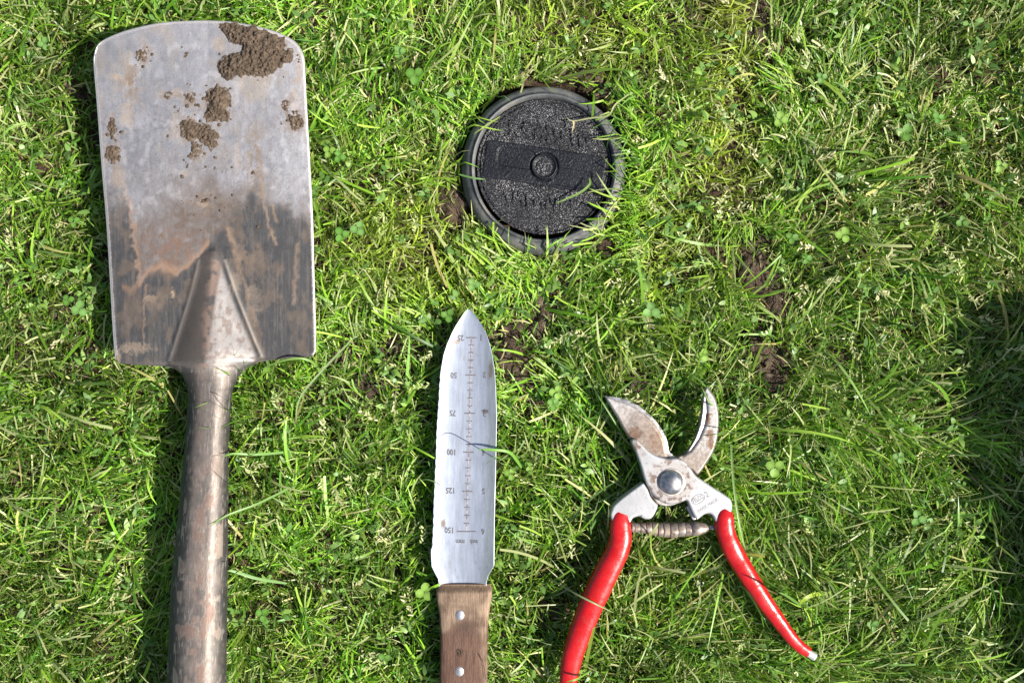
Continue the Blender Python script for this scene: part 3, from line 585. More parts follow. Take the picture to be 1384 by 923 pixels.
# ------------------------------------------------------------------ secateurs
ZS = 0.024
def q7(pts): return np.array([(x/4.0125+780, y/4.0125+510) for x, y in pts])
def q8(pts): return np.array([(x/3.2625+740, y/3.2625+640) for x, y in pts])
sec = empty('secateurs', P(905, 660, ZS))
tag(sec, 'open bypass secateurs with red grips, silver body and a rusty coil spring', 'secateurs')
def plate_col(o, f):
    me = o.data; n = len(me.vertices); co = np.zeros(n*3, np.float32); me.vertices.foreach_get('co', co); co = co.reshape(-1, 3)
    s = (CZ-co[:, 2])*K; px = co[:, 0]/s+692; py = 461.5-co[:, 1]/s; c = np.ones((n, 4), np.float32); c[:, :3] = f(px, py)
    a_ = me.color_attributes.new('Col', 'FLOAT_COLOR', 'POINT'); a_.data.foreach_set('color', c.ravel())
def plate_grid(name, poly, z0, z1, bev, mat, f, step=0.9, hfun=None, thick=.0022, rnd=False):
    """plate as a fine height field: level top with a ground edge of width bev (px, function of x,y)"""
    poly = np.asarray(poly, float); x0, y0 = poly.min(0)-1; x1, y1 = poly.max(0)+1
    xs = np.arange(x0, x1, step); ys_ = np.arange(y0, y1, step); XX, YY = np.meshgrid(xs, ys_, indexing='ij')
    ins = inside(XX, YY, poly); d = edge_dist(XX, YY, poly)
    # snap outside points next to the outline on to it
    F = grid_faces(len(xs), len(ys_)); keep = ins.ravel()[F].any(1); F = F[keep]
    near_ = (~ins); qx, qy = XX[near_], YY[near_]; bd = np.full(qx.shape, 1e9); bx_ = qx.copy(); by_ = qy.copy()
    for i in range(len(poly)):
        a_, b_ = poly[i], poly[(i+1) % len(poly)]; ab = b_-a_; L = ab @ ab
        if L < 1e-9: continue
        t = np.clip(((qx-a_[0])*ab[0]+(qy-a_[1])*ab[1])/L, 0, 1); X_ = a_[0]+t*ab[0]; Y_ = a_[1]+t*ab[1]; dd = np.hypot(qx-X_, qy-Y_)
        mm = dd < bd; bd = np.where(mm, dd, bd); bx_ = np.where(mm, X_, bx_); by_ = np.where(mm, Y_, by_)
    XX[near_] = bx_; YY[near_] = by_; d = np.where(near_, 0, d)
    bw = bev(XX, YY) if callable(bev) else bev+0*XX
    q = np.clip(d/np.maximum(bw, .1), 0, 1)
    Zz = z0+(z1-z0)*(np.sqrt(np.clip(1-(1-q)**2, 0, 1)) if rnd else q)
    if hfun is not None: Zz = Zz+hfun(XX, YY, d)
    V = PA(XX, YY, Zz); C_ = f(XX, YY, d)
    used, inv = np.unique(F, return_inverse=True); V_ = V.reshape(-1, 3)[used]; inv = inv.reshape(-1, 4)[:, ::-1]; Cv = C_.reshape(-1, 3)[used]
    e = np.concatenate([inv[:, [0, 1]], inv[:, [1, 2]], inv[:, [2, 3]], inv[:, [3, 0]]]); key = np.sort(e, 1); key = key[:, 0]*10**7+key[:, 1]
    _, first, cnt = np.unique(key, return_index=True, return_counts=True); be = e[first[cnt == 1]]; n = len(V_); zl = z0-thick
    Vb = V_.copy(); Vb[:, 2] = zl; k = len(be); sk = np.concatenate([V_[be[:, 0]], V_[be[:, 1]], Vb[be[:, 1]], Vb[be[:, 0]]]); q_ = np.arange(k)+2*n
    Fs = np.stack([q_+k, q_, q_+3*k, q_+2*k], 1); allV = np.concatenate([V_, Vb, sk]); allF = np.concatenate([inv, inv[:, ::-1]+n, Fs])
    allC = np.concatenate([Cv, Cv, Cv[be[:, 0]], Cv[be[:, 1]], Cv[be[:, 1]], Cv[be[:, 0]]])
    o = mesh_np(name, allV, allF, mat, sec, True, allC)
    return o
# cutting blade
cb = catmull(q7([(150, 103), (172, 103), (205, 106), (260, 118), (320, 145), (380, 190), (430, 240), (470, 300), (490, 350), (500, 402), (520, 420), (540, 470), (500, 540), (430, 500), (380, 440), (330, 380), (300, 345), (283, 333), (250, 280), (215, 215), (172, 145)]), 4)
def cbev(x, y): return 2.0+4.5*sstep(0, 14, (x-818)-(y-536)*.55+0)
def ccol(x, y, d):
    n1 = fbm(x/6, y/6, 1, 4); t = sstep(0, 1, ((x-818)+(y-536))/110)
    C_ = mixc(np.array([.48, .47, .47])*np.ones(x.shape+(3,)), (.28, .23, .195), t); C_ = C_*(.7+.6*fbm(x/9, y/9, 4, 3))[..., None]
    r_ = (1-sstep(.6, 1.2, np.hypot((x-858)/11, (y-586)/9)+1.1*(n1-.5))); C_ = mixc(C_, (.16, .10, .07), r_*.9)
    r_ = (1-sstep(.6, 1.2, np.hypot((x-892)/16, (y-596)/16)+1.3*(n1-.5))); C_ = mixc(C_, (.24, .16, .11), r_*.6)
    ed = (1-sstep(2.5, 5, d+1.5*(n1-.5)))*sstep(4, 14, (x-818)-(y-536)*.55); C_ = mixc(C_, (.58, .58, .6), ed*.8)
    nick = (1-sstep(1.2, 3, d))*sstep(.62, .7, vnoise(x/3.5, y/3.5, 3)); return mixc(C_, (.14, .12, .11), nick*.8)
plate_grid('cutting_blade', cb, ZS+.0015, ZS+.0030, cbev, MAT_SBLADE, ccol)
# hooked counter blade
hb = catmull(q7([(706, 50), (722, 72), (746, 106), (762, 158), (769, 230), (760, 330), (739, 402), (703, 464), (655, 528), (618, 500), (570, 470), (540, 434), (580, 410), (606, 383), (638, 325), (662, 250), (675, 170), (683, 100), (693, 60)]), 4)
gr = q7([(694, 95), (702, 180), (690, 260), (660, 330), (615, 395), (575, 420)])
def hcol(x, y, d):
    n1 = fbm(x/5, y/5, 2, 4); C_ = mixc(np.array([.38, .375, .37])*np.ones(x.shape+(3,)), (.28, .245, .22), sstep(585, 625, y))
    g = edge_dist(x, y, gr, False); C_ = mixc(C_, (.08, .07, .06), np.exp(-(g/(1.0+.9*(1-sstep(535, 565, y))))**2)*.95)
    lft = x < np.interp(y, gr[::1, 1], gr[:, 0]); C_ = mixc(C_, (.40, .40, .41), (lft & (y < 612))*.8)
    for (cx, cy, rx, ry) in [(960, 592, 6, 16), (957, 568, 3.5, 9), (958, 560, 5, 3), (962, 604, 3, 4)]:
        C_ = mixc(C_, (.17, .10, .065), (1-sstep(.5, 1.1, np.hypot((x-cx)/rx, (y-cy)/ry)+1.3*(n1-.5)))*.9)
    return C_
def hh_(x, y, d): 
    g = edge_dist(x, y, gr, False); return -.0009*np.exp(-(g/2.0)**2)
plate_grid('hook_blade', hb, ZS-.0015, ZS+.0008, 1.6, MAT_SBLADE, hcol, hfun=hh_)
# left arm plate and main body
larm = rounded(q7([(358, 568), (382, 600), (395, 640), (415, 668), (438, 688), (436, 705), (418, 745), (398, 768), (365, 768), (335, 750), (300, 762), (288, 790), (240, 800), (190, 790), (178, 740), (196, 695), (240, 655), (300, 610)]), 3)
def acol(x, y, d):
    n1 = fbm(x/5, y/5, 3, 4); n2 = fbm(x/22, y/22, 1, 3); C_ = np.array([.42, .42, .435])*np.ones(x.shape+(3,))*(.82+.36*n2)[..., None]
    C_ = mixc(C_, (.62, .62, .63), (1-sstep(1.5, 4.5, d))*.6*(.4+.6*n1))  # pale rim: edge highlight painted into the metal colour
    hr_ = np.hypot(x-907, y-651.5); gr_m = np.maximum(np.exp(-((hr_-24)/9)**2), np.exp(-((x-863)/10)**2-((y-603)/16)**2)); gr_m = np.maximum(gr_m, .8*np.exp(-((x-930)/16)**2-((y-634)/10)**2))
    C_ = mixc(C_, (.30, .24, .20), gr_m*.45); C_ = mixc(C_, (.15, .10, .075), sstep(.53, .66, n1)*gr_m*.9)
    return mixc(C_, (.12, .10, .09), sstep(.72, .78, fbm(x/3, y/3, 6, 3))*.3)
plate_grid('left_arm', larm, ZS+.0030, ZS+.0045, 3.0, MAT_ALU, acol, step=.6, thick=.0065, rnd=True)
hub_under = rounded(q7([(440, 690), (400, 640), (380, 590), (400, 520), (470, 470), (560, 470), (620, 520), (640, 560), (600, 640), (540, 690), (480, 700)]), 6)
pillow('pivot_plate', hub_under, ZS-.003, ZS+.0012, .0008, MAT_ALU_ST, sec)
nut = rounded(q7([(590, 700), (612, 690), (640, 745), (645, 772), (628, 775), (606, 735)]), 2); pillow('stop_tab', nut, ZS-.004, ZS+.001, .0004, MAT_BOLT, sec)
body = rounded(q7([(292, 350), (298, 334), (318, 331), (345, 352), (385, 398), (432, 425), (490, 440), (545, 434), (585, 452), (615, 490), (640, 530), (720, 585), (780, 622), (836, 660), (842, 700), (830, 760), (790, 800), (752, 790), (738, 752), (720, 736), (690, 740), (664, 762), (648, 772), (628, 742), (606, 692), (594, 662), (560, 680), (500, 691), (450, 673), (408, 632), (380, 590), (362, 545), (348, 490), (322, 415)]), 5)
plate_grid('main_body', body, ZS+.0046, ZS+.0062, 3.2, MAT_ALU, acol, step=.6, thick=.0060, rnd=True)
# collar ring and pivot bolt
cx, cy = 780+510/4.0125, 510+568/4.0125
p = P(cx, cy, ZS+.0062)
dome('washer', p[0], p[1], p[2]+.0001, .0096, .0005, MAT_ALU_ST, sec, 40, 5)
dome('pivot_bolt', p[0], p[1], p[2]+.0004, .0083, .0046, MAT_BOLT, sec, 40, 10)
m = M('embossed_edge'); MAT_EMB = m.set(Base_Color=(.17, .17, .185), Roughness=.6, Metallic=.3)
zb = lambda x, y: ZS+.0062
th = R(27)
text_mesh('embossed_name', 'FELCO', 943.6, 674.2, 6.2, th, MAT_EMB, sec, zb, aspect=.62, weight=.004)
text_mesh('embossed_number', '2', 955.4, 668.2, 8.0, th+R(4), MAT_EMB, sec, zb, aspect=.9)
text_mesh('embossed_word', 'SWISS MADE', 956.5, 683.0, 4.1, R(33), MAT_EMB, sec, zb, aspect=.95)
segs = []
for i in range(26):
    a0, a1 = i/26*2*math.pi, (i+1)/26*2*math.pi
    f = lambda a_: (943.6+9.6*math.cos(a_)*math.cos(th)+5.8*math.sin(a_)*math.sin(th), 674.2-9.6*math.cos(a_)*math.sin(th)+5.8*math.sin(a_)*math.cos(th))
    p0, p1 = f(a0), f(a1); segs.append((*p0, *p1, .65))
strip('embossed_oval', segs, MAT_EMB, sec, zb, .0001)
# grips
def grip(pts, ws, z, name='grip'):
    c_ = catmull(q8(pts), 7, False); w = catmull(np.stack([np.array(ws, float)]*2, 1), 7, False)[:, 0]
    zz = catmull(np.stack([np.array(z)]*2, 1), 7, False)[:, 0]
    r_ = w/2/3.2625*(CZ-ZS)*K
    o = tube(name, PA(c_[:, 0], c_[:, 1], zz), r_, MAT_RED, sec, 32, flat=.8, sup=.86)
    T = PA(*(c_[1]-c_[0]+np.array([692, 461.5])), ZS); T = T/np.linalg.norm(T)      # the dipped vinyl ends in a ragged line
    for i in range(32):
        k_ = .0022*math.sin(i*1.3)+.0016*math.sin(i*2.9+1)-.0022*abs(math.sin(i/32*math.pi))
        o.data.vertices[i].co -= Vector((T[0]*k_, -T[1]*-k_*1, 0))
    return o, c_, r_
gl = grip([(330, 172), (322, 196), (321, 240), (322, 285), (307, 340), (277, 400), (245, 465), (215, 530), (190, 585), (165, 645), (145, 695), (130, 740), (115, 785), (104, 830), (93, 900), (88, 980), (95, 1060)],
          [66, 84, 94, 98, 102, 106, 108, 108, 106, 104, 100, 97, 94, 90, 80, 72, 60], [ZS+.0012]*17)
gr_ = grip([(792, 158), (782, 180), (778, 215), (786, 262), (805, 312), (830, 362), (860, 412), (890, 460), (918, 502), (945, 545), (975, 588), (1005, 630), (1037, 674), (1066, 712), (1092, 742), (1118, 766), (1150, 786)],
           [56, 78, 84, 84, 86, 88, 86, 82, 80, 76, 72, 68, 62, 58, 54, 52, 46], [ZS+.0032]*5+[ZS+.002]*5+[ZS+.001]*7)
# ragged ends of the vinyl where it meets the metal
for (pts, w) in () and ((q8([(300, 150), (318, 158), (345, 180), (372, 206), (366, 232), (320, 240), (286, 222), (284, 170)]), 1), (q8([(812, 134), (819, 160), (816, 200), (790, 220), (742, 222), (738, 205), (752, 185), (770, 160), (782, 152), (796, 156)]), 1)):
    pillow('grip_collar', rounded(pts, 4), ZS-.004, ZS+.0066, .0022, MAT_RED, sec)
tip = catmull(q8([(1128, 774), (1150, 790), (1180, 808)]), 4, False)
tube('handle_tip', PA(tip[:, 0], tip[:, 1], ZS+.001), np.full(len(tip), .0027), MAT_ALU, sec, 16, flat=.75); plate_col(bpy.data.objects['handle_tip'], lambda x, y: np.stack([.6+0*x]*3, -1))
# spring: flat-wound conical coil
spr = empty('spring', (0, 0, 0)); spr.parent = sec; spr.location = -Vector(sec.location)
def q9(x, y): return (x/9.2267+840, y/9.2267+680)
rings = [(120, 154, 60, 295), (162, 226, 64, 300), (234, 298, 70, 303), (307, 370, 78, 306), (380, 440, 86, 312), (450, 508, 94, 325), (518, 590, 100, 325), (600, 690, 102, 330), (697, 782, 97, 320), (788, 875, 93, 318)]
cp = [P(*q9(x, y), ZS-.001) for x, y in [(110, 300), (500, 320), (1000, 312)]]; tube('spring_core', np.array(cp), [.0022, .0034, .0025], MAT_LIDS, spr, 20)
for i, (xa, xb, hr_, cyy) in enumerate(rings):
    ax, ay = q9(xa, cyy+4); bx_, by_ = q9(xb, cyy+4-(xb-xa)*.02)
    r0 = hr_*.93/9.2267*(CZ-ZS)*K; xa -= 2; xb += 2; ax, ay = q9(xa, cyy+4); bx_, by_ = q9(xb, cyy+4-(xb-xa)*.02)
    p0, p1 = np.array(P(ax, ay, ZS-.001)), np.array(P(bx_, by_, ZS-.001)); pts = [p0+(p1-p0)*t for t in (0, .05, .12, .9, .97, 1)]
    tube('coil', np.array(pts), [r0*.93, r0*.985, r0*1.0, r0*1.02, r0*1.0, r0*.93], MAT_SPRING, spr, 28)
pts = [P(*q9(x, y), ZS-.001) for x, y in [(860, 318), (960, 314), (1030, 308), (1075, 304), (1100, 302)]]
tube('coil', np.array(pts), np.array([92, 84, 66, 44, 26])/9.2267*(CZ-ZS)*K, MAT_SPRING, spr, 28)
pts = [P(*q9(x, y), ZS-.001) for x, y in [(1060, 302), (1140, 300), (1200, 300)]]
tube('spring_seat', np.array(pts), [.0017, .0017, .0017], MAT_BOLT, sec, 16)

# ------------------------------------------------------------------ round cover sunk in the lawn
ZR = 0.016
lid = empty('round_cover', P(735, 227, 0.0))
tag(lid, 'round black grained plastic cover in a dark rubber ring sunk in the lawn', 'cover')
def lathe(name, cx, cy, prof, mat, parent, n=120, ell=1.0):
    V = []
    a_ = np.linspace(0, 2*math.pi, n, endpoint=False)
    for r_, z in prof: V += [(cx+r_*math.cos(b), cy+r_*ell*math.sin(b), z) for b in a_]
    return mesh_py(name, V, [tuple(f) for f in grid_faces(len(prof), n, True)], mat, parent)
c0 = P(735.3, 226.5, ZR); mm = sc(ZR)
Ri, Ro = 94*mm, 111.5*mm
prof = [(Ro-.003, -.012), (Ro+.0010, -.002), (Ro+.0008, .006), (Ro-.0004, .0095), (Ro-.0020, .0130), (Ro-.0046, .0148), (Ro-.0075, .0156), (Ri+.0024, .0160), (Ri+.0014, .0158), (Ri+.0006, .0150), (Ri, .0130), (Ri-.0002, .006)]
ro = lathe('rubber_ring', c0[0], c0[1], prof, MAT_RING, lid, 160, 1.02)
# grained disc
zd = .0118
nr, na = 150, 520
rr_ = np.linspace(0.0001, Ri-.0010, nr); aa = np.linspace(0, 2*math.pi, na, endpoint=False)
RR, AA = np.meshgrid(rr_, aa, indexing='ij'); c1 = P(736, 224, ZR)
DX, DY = RR*np.cos(AA), RR*np.sin(AA); th = R(-8.5)
U_ = (DX*math.cos(th)+DY*math.sin(th))/mm; W_ = (-DX*math.sin(th)+DY*math.cos(th))/mm   # px in the bar's frame
grain = (vnoise(DX/.00055, DY/.00055, 1)-.5)*.0008+(vnoise(DX/.0011, DY/.0011, 2)-.5)*.0007
def rect(u, w, cu, cw, hu, hw, r): 
    dx = np.abs(u-cu)-hu+r; dy = np.abs(w-cw)-hw+r; return np.hypot(np.maximum(dx, 0), np.maximum(dy, 0))+np.minimum(np.maximum(dx, dy), 0)-r
bar = 1-sstep(-1, 1, rect(U_, W_, 0, 0, 82, 26, 6))
padl = 1-sstep(-1, 1, rect(U_, W_, -40, 6, 26, 13, 8)); padr = 1-sstep(-1, 1, rect(U_, W_, 40, -10, 26, 12, 5))
hr2 = np.hypot(U_, W_); hubm = 1-sstep(18, 19.5, hr2)
h = grain*(1-.85*np.maximum(bar*.9, np.maximum(padl, padr)))
h += bar*.0008*(1-hubm)-.0010*(padl+padr)*(1-hubm)
h += -.0007*np.exp(-((np.abs(W_)-26)/1.0)**2)*(np.abs(U_) < 82)*(1-hubm)
h += hubm*.0006-.0016*np.exp(-((hr2-18.5)/1.1)**2)+.0014*np.exp(-((hr2-16.2)/1.3)**2)-.0006*(hr2 < 12)*(hr2 > 10.5)
h += -.0012*np.exp(-((RR/mm-88)/.9)**2)+.0006*np.exp(-((RR/mm-90.5)/1.0)**2)
# worn lettering-like radial ribs stay as ghost relief
lt = sstep(.52, .60, vnoise((U_+W_*.25)/3.4, W_/11, 4))*.0009          # worn raised lettering, no longer legible
h += lt*(np.abs(W_-45) < 11)*(np.abs(U_) < 56)*(1-bar)+lt*(np.abs(W_+48) < 9)*(np.abs(U_) < 50)*(1-bar)
V = np.stack([c1[0]+DX, c1[1]+DY, zd+h], -1)
sm_m = np.clip(np.maximum(bar*.84, (padl+padr)*.8)*(1-hubm)+hubm*(hr2 > 12.5)*.9, 0, 1); mesh_np('lid', V, grid_faces(nr, na, True), MAT_LID, lid, True, np.stack([sm_m]*3, -1))

# ------------------------------------------------------------------ tub added right of the picture, unseen, to shade the lawn
tub = empty('sun_blocker', (0.62, -0.18, 0)); tag(tub, 'unseen dark grey tub standing beside the tools, past the right edge', 'tub')
def rrect(w, h, r, n=8):
    out = []
    for k, (sx, sy) in enumerate(((1, 1), (-1, 1), (-1, -1), (1, -1))):
        for i in range(n+1):
            a_ = k*math.pi/2+i/n*math.pi/2; out.append((sx*(w/2-r)+r*math.cos(a_), sy*(h/2-r)+r*math.sin(a_)))
    return np.array(out)
tz = R(8); TH = 0.20
def place(q, z): return [(0.637+x*math.cos(tz)-y*math.sin(tz), -0.199+x*math.sin(tz)+y*math.cos(tz), z) for x, y in q]
lv = [(0.9, 0.0), (1.0, TH), (1.03, TH), (1.03, TH-.008), (1.0, TH-.008)]
o_ = rrect(.24, .34, .03); nn = len(o_); V = []
for s_, z_ in [(.92, 0.0), (1.0, TH-.01), (1.05, TH-.01), (1.05, TH), (.985, TH), (.90, .004)]: V += place(o_*s_, z_)
F = [tuple(f) for f in grid_faces(6, nn, True)]+[tuple(reversed(range(nn))), tuple(range(5*nn, 6*nn))]
mesh_py('blocker_wall', V, F, MAT_DARK, tub, False)
fl = mesh_py('blocker_fill', place(o_*.96, TH-.02), [tuple(range(nn))], MAT_MUD, tub, False)

# ------------------------------------------------------------------ grass
G = dict(V=[], F=[], C=[]); Goff = [0]
def to_px(x, y, z):
    s = (CZ-z)*K; return x/s+692, 461.5-y/s
sec_polys = [cb, hb, larm, body]
def tube_poly(c_, r_, k=1.0):
    t = np.gradient(c_, axis=0); t /= np.linalg.norm(t, axis=1)[:, None]; nrm = np.stack([-t[:, 1], t[:, 0]], 1); w = (r_/((CZ-ZS)*K))[:, None]*k
    return np.concatenate([c_+nrm*w, (c_-nrm*w)[::-1]])
gpl, gpr = tube_poly(gl[1], gl[2]), tube_poly(gr_[1], gr_[2])
spring_poly = np.array([q9(120, 235), q9(500, 225), q9(900, 222), q9(1190, 270), q9(1190, 330), q9(900, 410), q9(600, 430), q9(120, 355)])
knife_poly = np.concatenate([np.stack([KL[:-1, 1], KL[:-1, 0]], 1), np.stack([HL[:, 1], HL[:, 0]], 1), np.stack([HR[:, 1], HR[:, 0]], 1)[::-1], np.stack([KR[:-1, 1], KR[:-1, 0]], 1)[::-1]])
a_ = np.linspace(0, 2*math.pi, 48, endpoint=False); lid_poly = np.stack([735.3+112*np.cos(a_), 226.5+114*np.sin(a_)], 1)
tip_poly = tube_poly(tip, np.full(len(tip), .003))
# (polygon, underside z, top z, share of neighbouring blades that may lie over it)
OBST = [(spade_poly[(spade_poly[:, 1] < 600)], ZB-.004, ZB+.004, .012), (np.array([(254, 500), (240, 690), (230, 800), (225, 923), (222, 1000), (305, 1000), (306, 923), (308, 750), (314, 520)]), ZB-.012, ZB+.03, .01),
        (knife_poly, ZK-.008, ZK+.012, 0), (cb, ZS-.003, ZS+.005, 0), (hb, ZS-.005, ZS+.004, 0), (larm, ZS-.005, ZS+.006, 0), (body, ZS-.004, ZS+.008, 0),
        (gpl, ZS-.007, ZS+.009, 0), (gpr, ZS-.007, ZS+.009, 0), (tip_poly, ZS-.003, ZS+.004, 0), (spring_poly, ZS-.011, ZS+.009, 0), (lid_poly, -.03, .0175, .5)]
OBST[0] = (spade_poly, ZB-.005, ZB+.004, .012)

def blades(x, y, phi, L, th0, th1, w, colb, colt, levels=5, kap=None, clip=None, roll=None, zroot=None, obst=True, minz=.0015, fold=False):
    n = len(x); t = np.linspace(0, 1, levels)
    kap = np.zeros(n) if kap is None else kap; roll = rng.normal(0, .5, n) if roll is None else roll
    thv = th0[:, None]+(th1-th0)[:, None]*t; ph = phi[:, None]+kap[:, None]*t
    ds = L[:, None]/(levels-1)
    thm = (thv[:, 1:]+thv[:, :-1])/2; phm = (ph[:, 1:]+ph[:, :-1])/2
    dx = np.sin(thm)*np.cos(phm)*ds; dy = np.sin(thm)*np.sin(phm)*ds; dz = np.cos(thm)*ds
    z0 = np.zeros(n) if zroot is None else zroot
    cx = np.concatenate([x[:, None], x[:, None]+np.cumsum(dx, 1)], 1); cy = np.concatenate([y[:, None], y[:, None]+np.cumsum(dy, 1)], 1); cz = np.concatenate([z0[:, None], z0[:, None]+np.cumsum(dz, 1)], 1)
    cz = np.where(cz < minz, minz+np.abs(cz-minz)*.25, cz)
    hx, hy = -np.sin(ph), np.cos(ph); tx, ty, tz = np.sin(thv)*np.cos(ph), np.sin(thv)*np.sin(ph), np.cos(thv)
    nx, ny, nz = hy*tz, -hx*tz, hx*ty-hy*tx
    rl = roll[:, None]+np.zeros_like(t)
    sx, sy, sz = hx*np.cos(rl)+nx*np.sin(rl), hy*np.cos(rl)+ny*np.sin(rl), nz*np.sin(rl)
    prof = np.interp(t, [0, .15, .5, .8, 1], [.65, 1, .95, .62, .06])[None]*np.ones((n, 1))
    if clip is not None: prof = np.where(clip[:, None], np.interp(t, [0, .2, .8, 1], [.7, 1, .95, .85])[None], prof)
    wd = w[:, None]*prof/2
    if obst:
        rx, ry = to_px(x, y, 0.012)
        for (poly, zb_, zt_, share) in OBST:
            bx0, by0 = poly.min(0)-60; bx1, by1 = poly.max(0)+60
            cand = np.nonzero((rx > bx0) & (rx < bx1) & (ry > by0) & (ry < by1))[0]
            if not len(cand): continue
            zc = np.clip(cz[cand], 0, zt_)
            px, py = to_px(cx[cand], cy[cand], zc)
            ins = inside(px, py, poly)
            hit = ins.any(1); root_in = ins[:, 0]
            over = (rng.random(len(cand)) < share) & ~root_in & hit & (L[cand] > .012)
            wd[cand[hit & ~over & (L[cand] > .024) & (np.where(ins, cz[cand], 0).max(1) > zt_)]] = 0
            zc_ = cz[cand]
            zc_ = np.where(ins & ~over[:, None], np.minimum(zc_, max(zb_-.001, .0005)), zc_)
            zc_ = np.where(over[:, None] & ins, np.maximum(zc_, zt_+.0012), zc_)
            # blades that cannot pass under simply stop short
            cz[cand] = zc_
            if share >= .1:   # the sunk cover: nothing grows out of it, others are pushed aside
                dead = root_in | (hit & ~over); wd[cand[dead]] = 0
                cz[cand[dead]] = -.02
            # the next vertex inward is lowered too, so that the blade bends under
    V = np.empty((n, levels, 2, 3)); V[..., 0, 0] = cx-sx*wd; V[..., 1, 0] = cx+sx*wd; V[..., 0, 1] = cy-sy*wd; V[..., 1, 1] = cy+sy*wd; V[..., 0, 2] = cz-sz*wd; V[..., 1, 2] = cz+sz*wd
    Cc = colb[:, None]*(1-t[None, :, None])+colt[:, None]*t[None, :, None]
    Cc = np.repeat(Cc[:, :, None], 2, 2)
    b = (np.arange(n)*levels*2)[:, None]; k = (np.arange(levels-1)*2)[None]
    F = np.stack([b+k, b+k+1, b+k+3, b+k+2], -1).reshape(-1, 4)
    G['V'].append(V.reshape(-1, 3)); G['F'].append(F+Goff[0]); G['C'].append(Cc.reshape(-1, 3)); Goff[0] += n*levels*2
def flush(name, label=None, mat=MAT_GRASS, cat='grass'):
    o = mesh_np(name, np.concatenate(G['V']), np.concatenate(G['F']), mat, None, True, np.concatenate(G['C']))
    tag(o, label, cat, kind='stuff'); G['V'].clear(); G['F'].clear(); G['C'].clear(); Goff[0] = 0
    return o

MX, MY = .43, .32
def flow(px, py):
    """prevailing lie of the blades (radians)"""
    base = 4.5*(fbm(px/170, py/170, 3, 2)-.5)*2
    left = 1-sstep(120, 240, px)
    bot = sstep(520, 640, py)*sstep(300, 380, px)*(1-sstep(560, 800, px))
    f = base*(1-left)*(1-bot)+left*(.25+.8*(fbm(px/90, py/90, 5, 2)-.5))+bot*(1.0+1.4*(fbm(px/80, py/80, 6, 2)-.5))
    return f
def region(px, py):
    """0..1 shares: moss-yellow, dry, lush"""
    yl = np.exp(-((px-985)/42)**2)*(1-sstep(230, 330, py)); yl = np.maximum(yl, .75*np.exp(-((px-560)/110)**2-((py-330)/90)**2)); yl = np.maximum(yl, .6*np.exp(-((px-800)/120)**2-((py-40)/60)**2))
    yl = np.maximum(yl, .6*np.exp(-((px-910)/60)**2-((py-330)/100)**2))
    dry = .75*np.exp(-((px-1230)/180)**2-((py-250)/170)**2)+.5*np.exp(-((px-430)/60)**2-((py-60)/60)**2)+.4*np.exp(-((px-600)/90)**2-((py-250)/60)**2)
    lush = np.exp(-((px-840)/60)**2-((py-475)/50)**2)+np.exp(-((px-1130)/120)**2-((py-545)/60)**2)+.8*sstep(600, 700, py)*sstep(700, 800, px)+.6*(1-sstep(60, 200, px))+.5*np.exp(-((px-1000)/100)**2-((py-430)/60)**2)
    return np.clip(yl, 0, 1), np.clip(dry, 0, 1), np.clip(lush, 0, 1)
GREENS = np.array([(.120, .275, .020), (.185, .360, .032), (.055, .165, .011), (.270, .430, .062), (.20, .37, .10), (.078, .210, .025)])
def greens(n, yl, lush, dry):
    i = rng.choice(len(GREENS), n, p=[.28, .24, .16, .14, .08, .10]); c = GREENS[i]*rng.uniform(.8, 1.25, (n, 1))*np.array([1, 1, 1])
    c = c*(1-yl[:, None]*.6)+np.array([.46, .52, .07])*yl[:, None]*.6*rng.uniform(.7, 1.2, (n, 1))
    c = c*(1-.25*lush[:, None])*np.array([1.04, 1.0, .9])
    return c

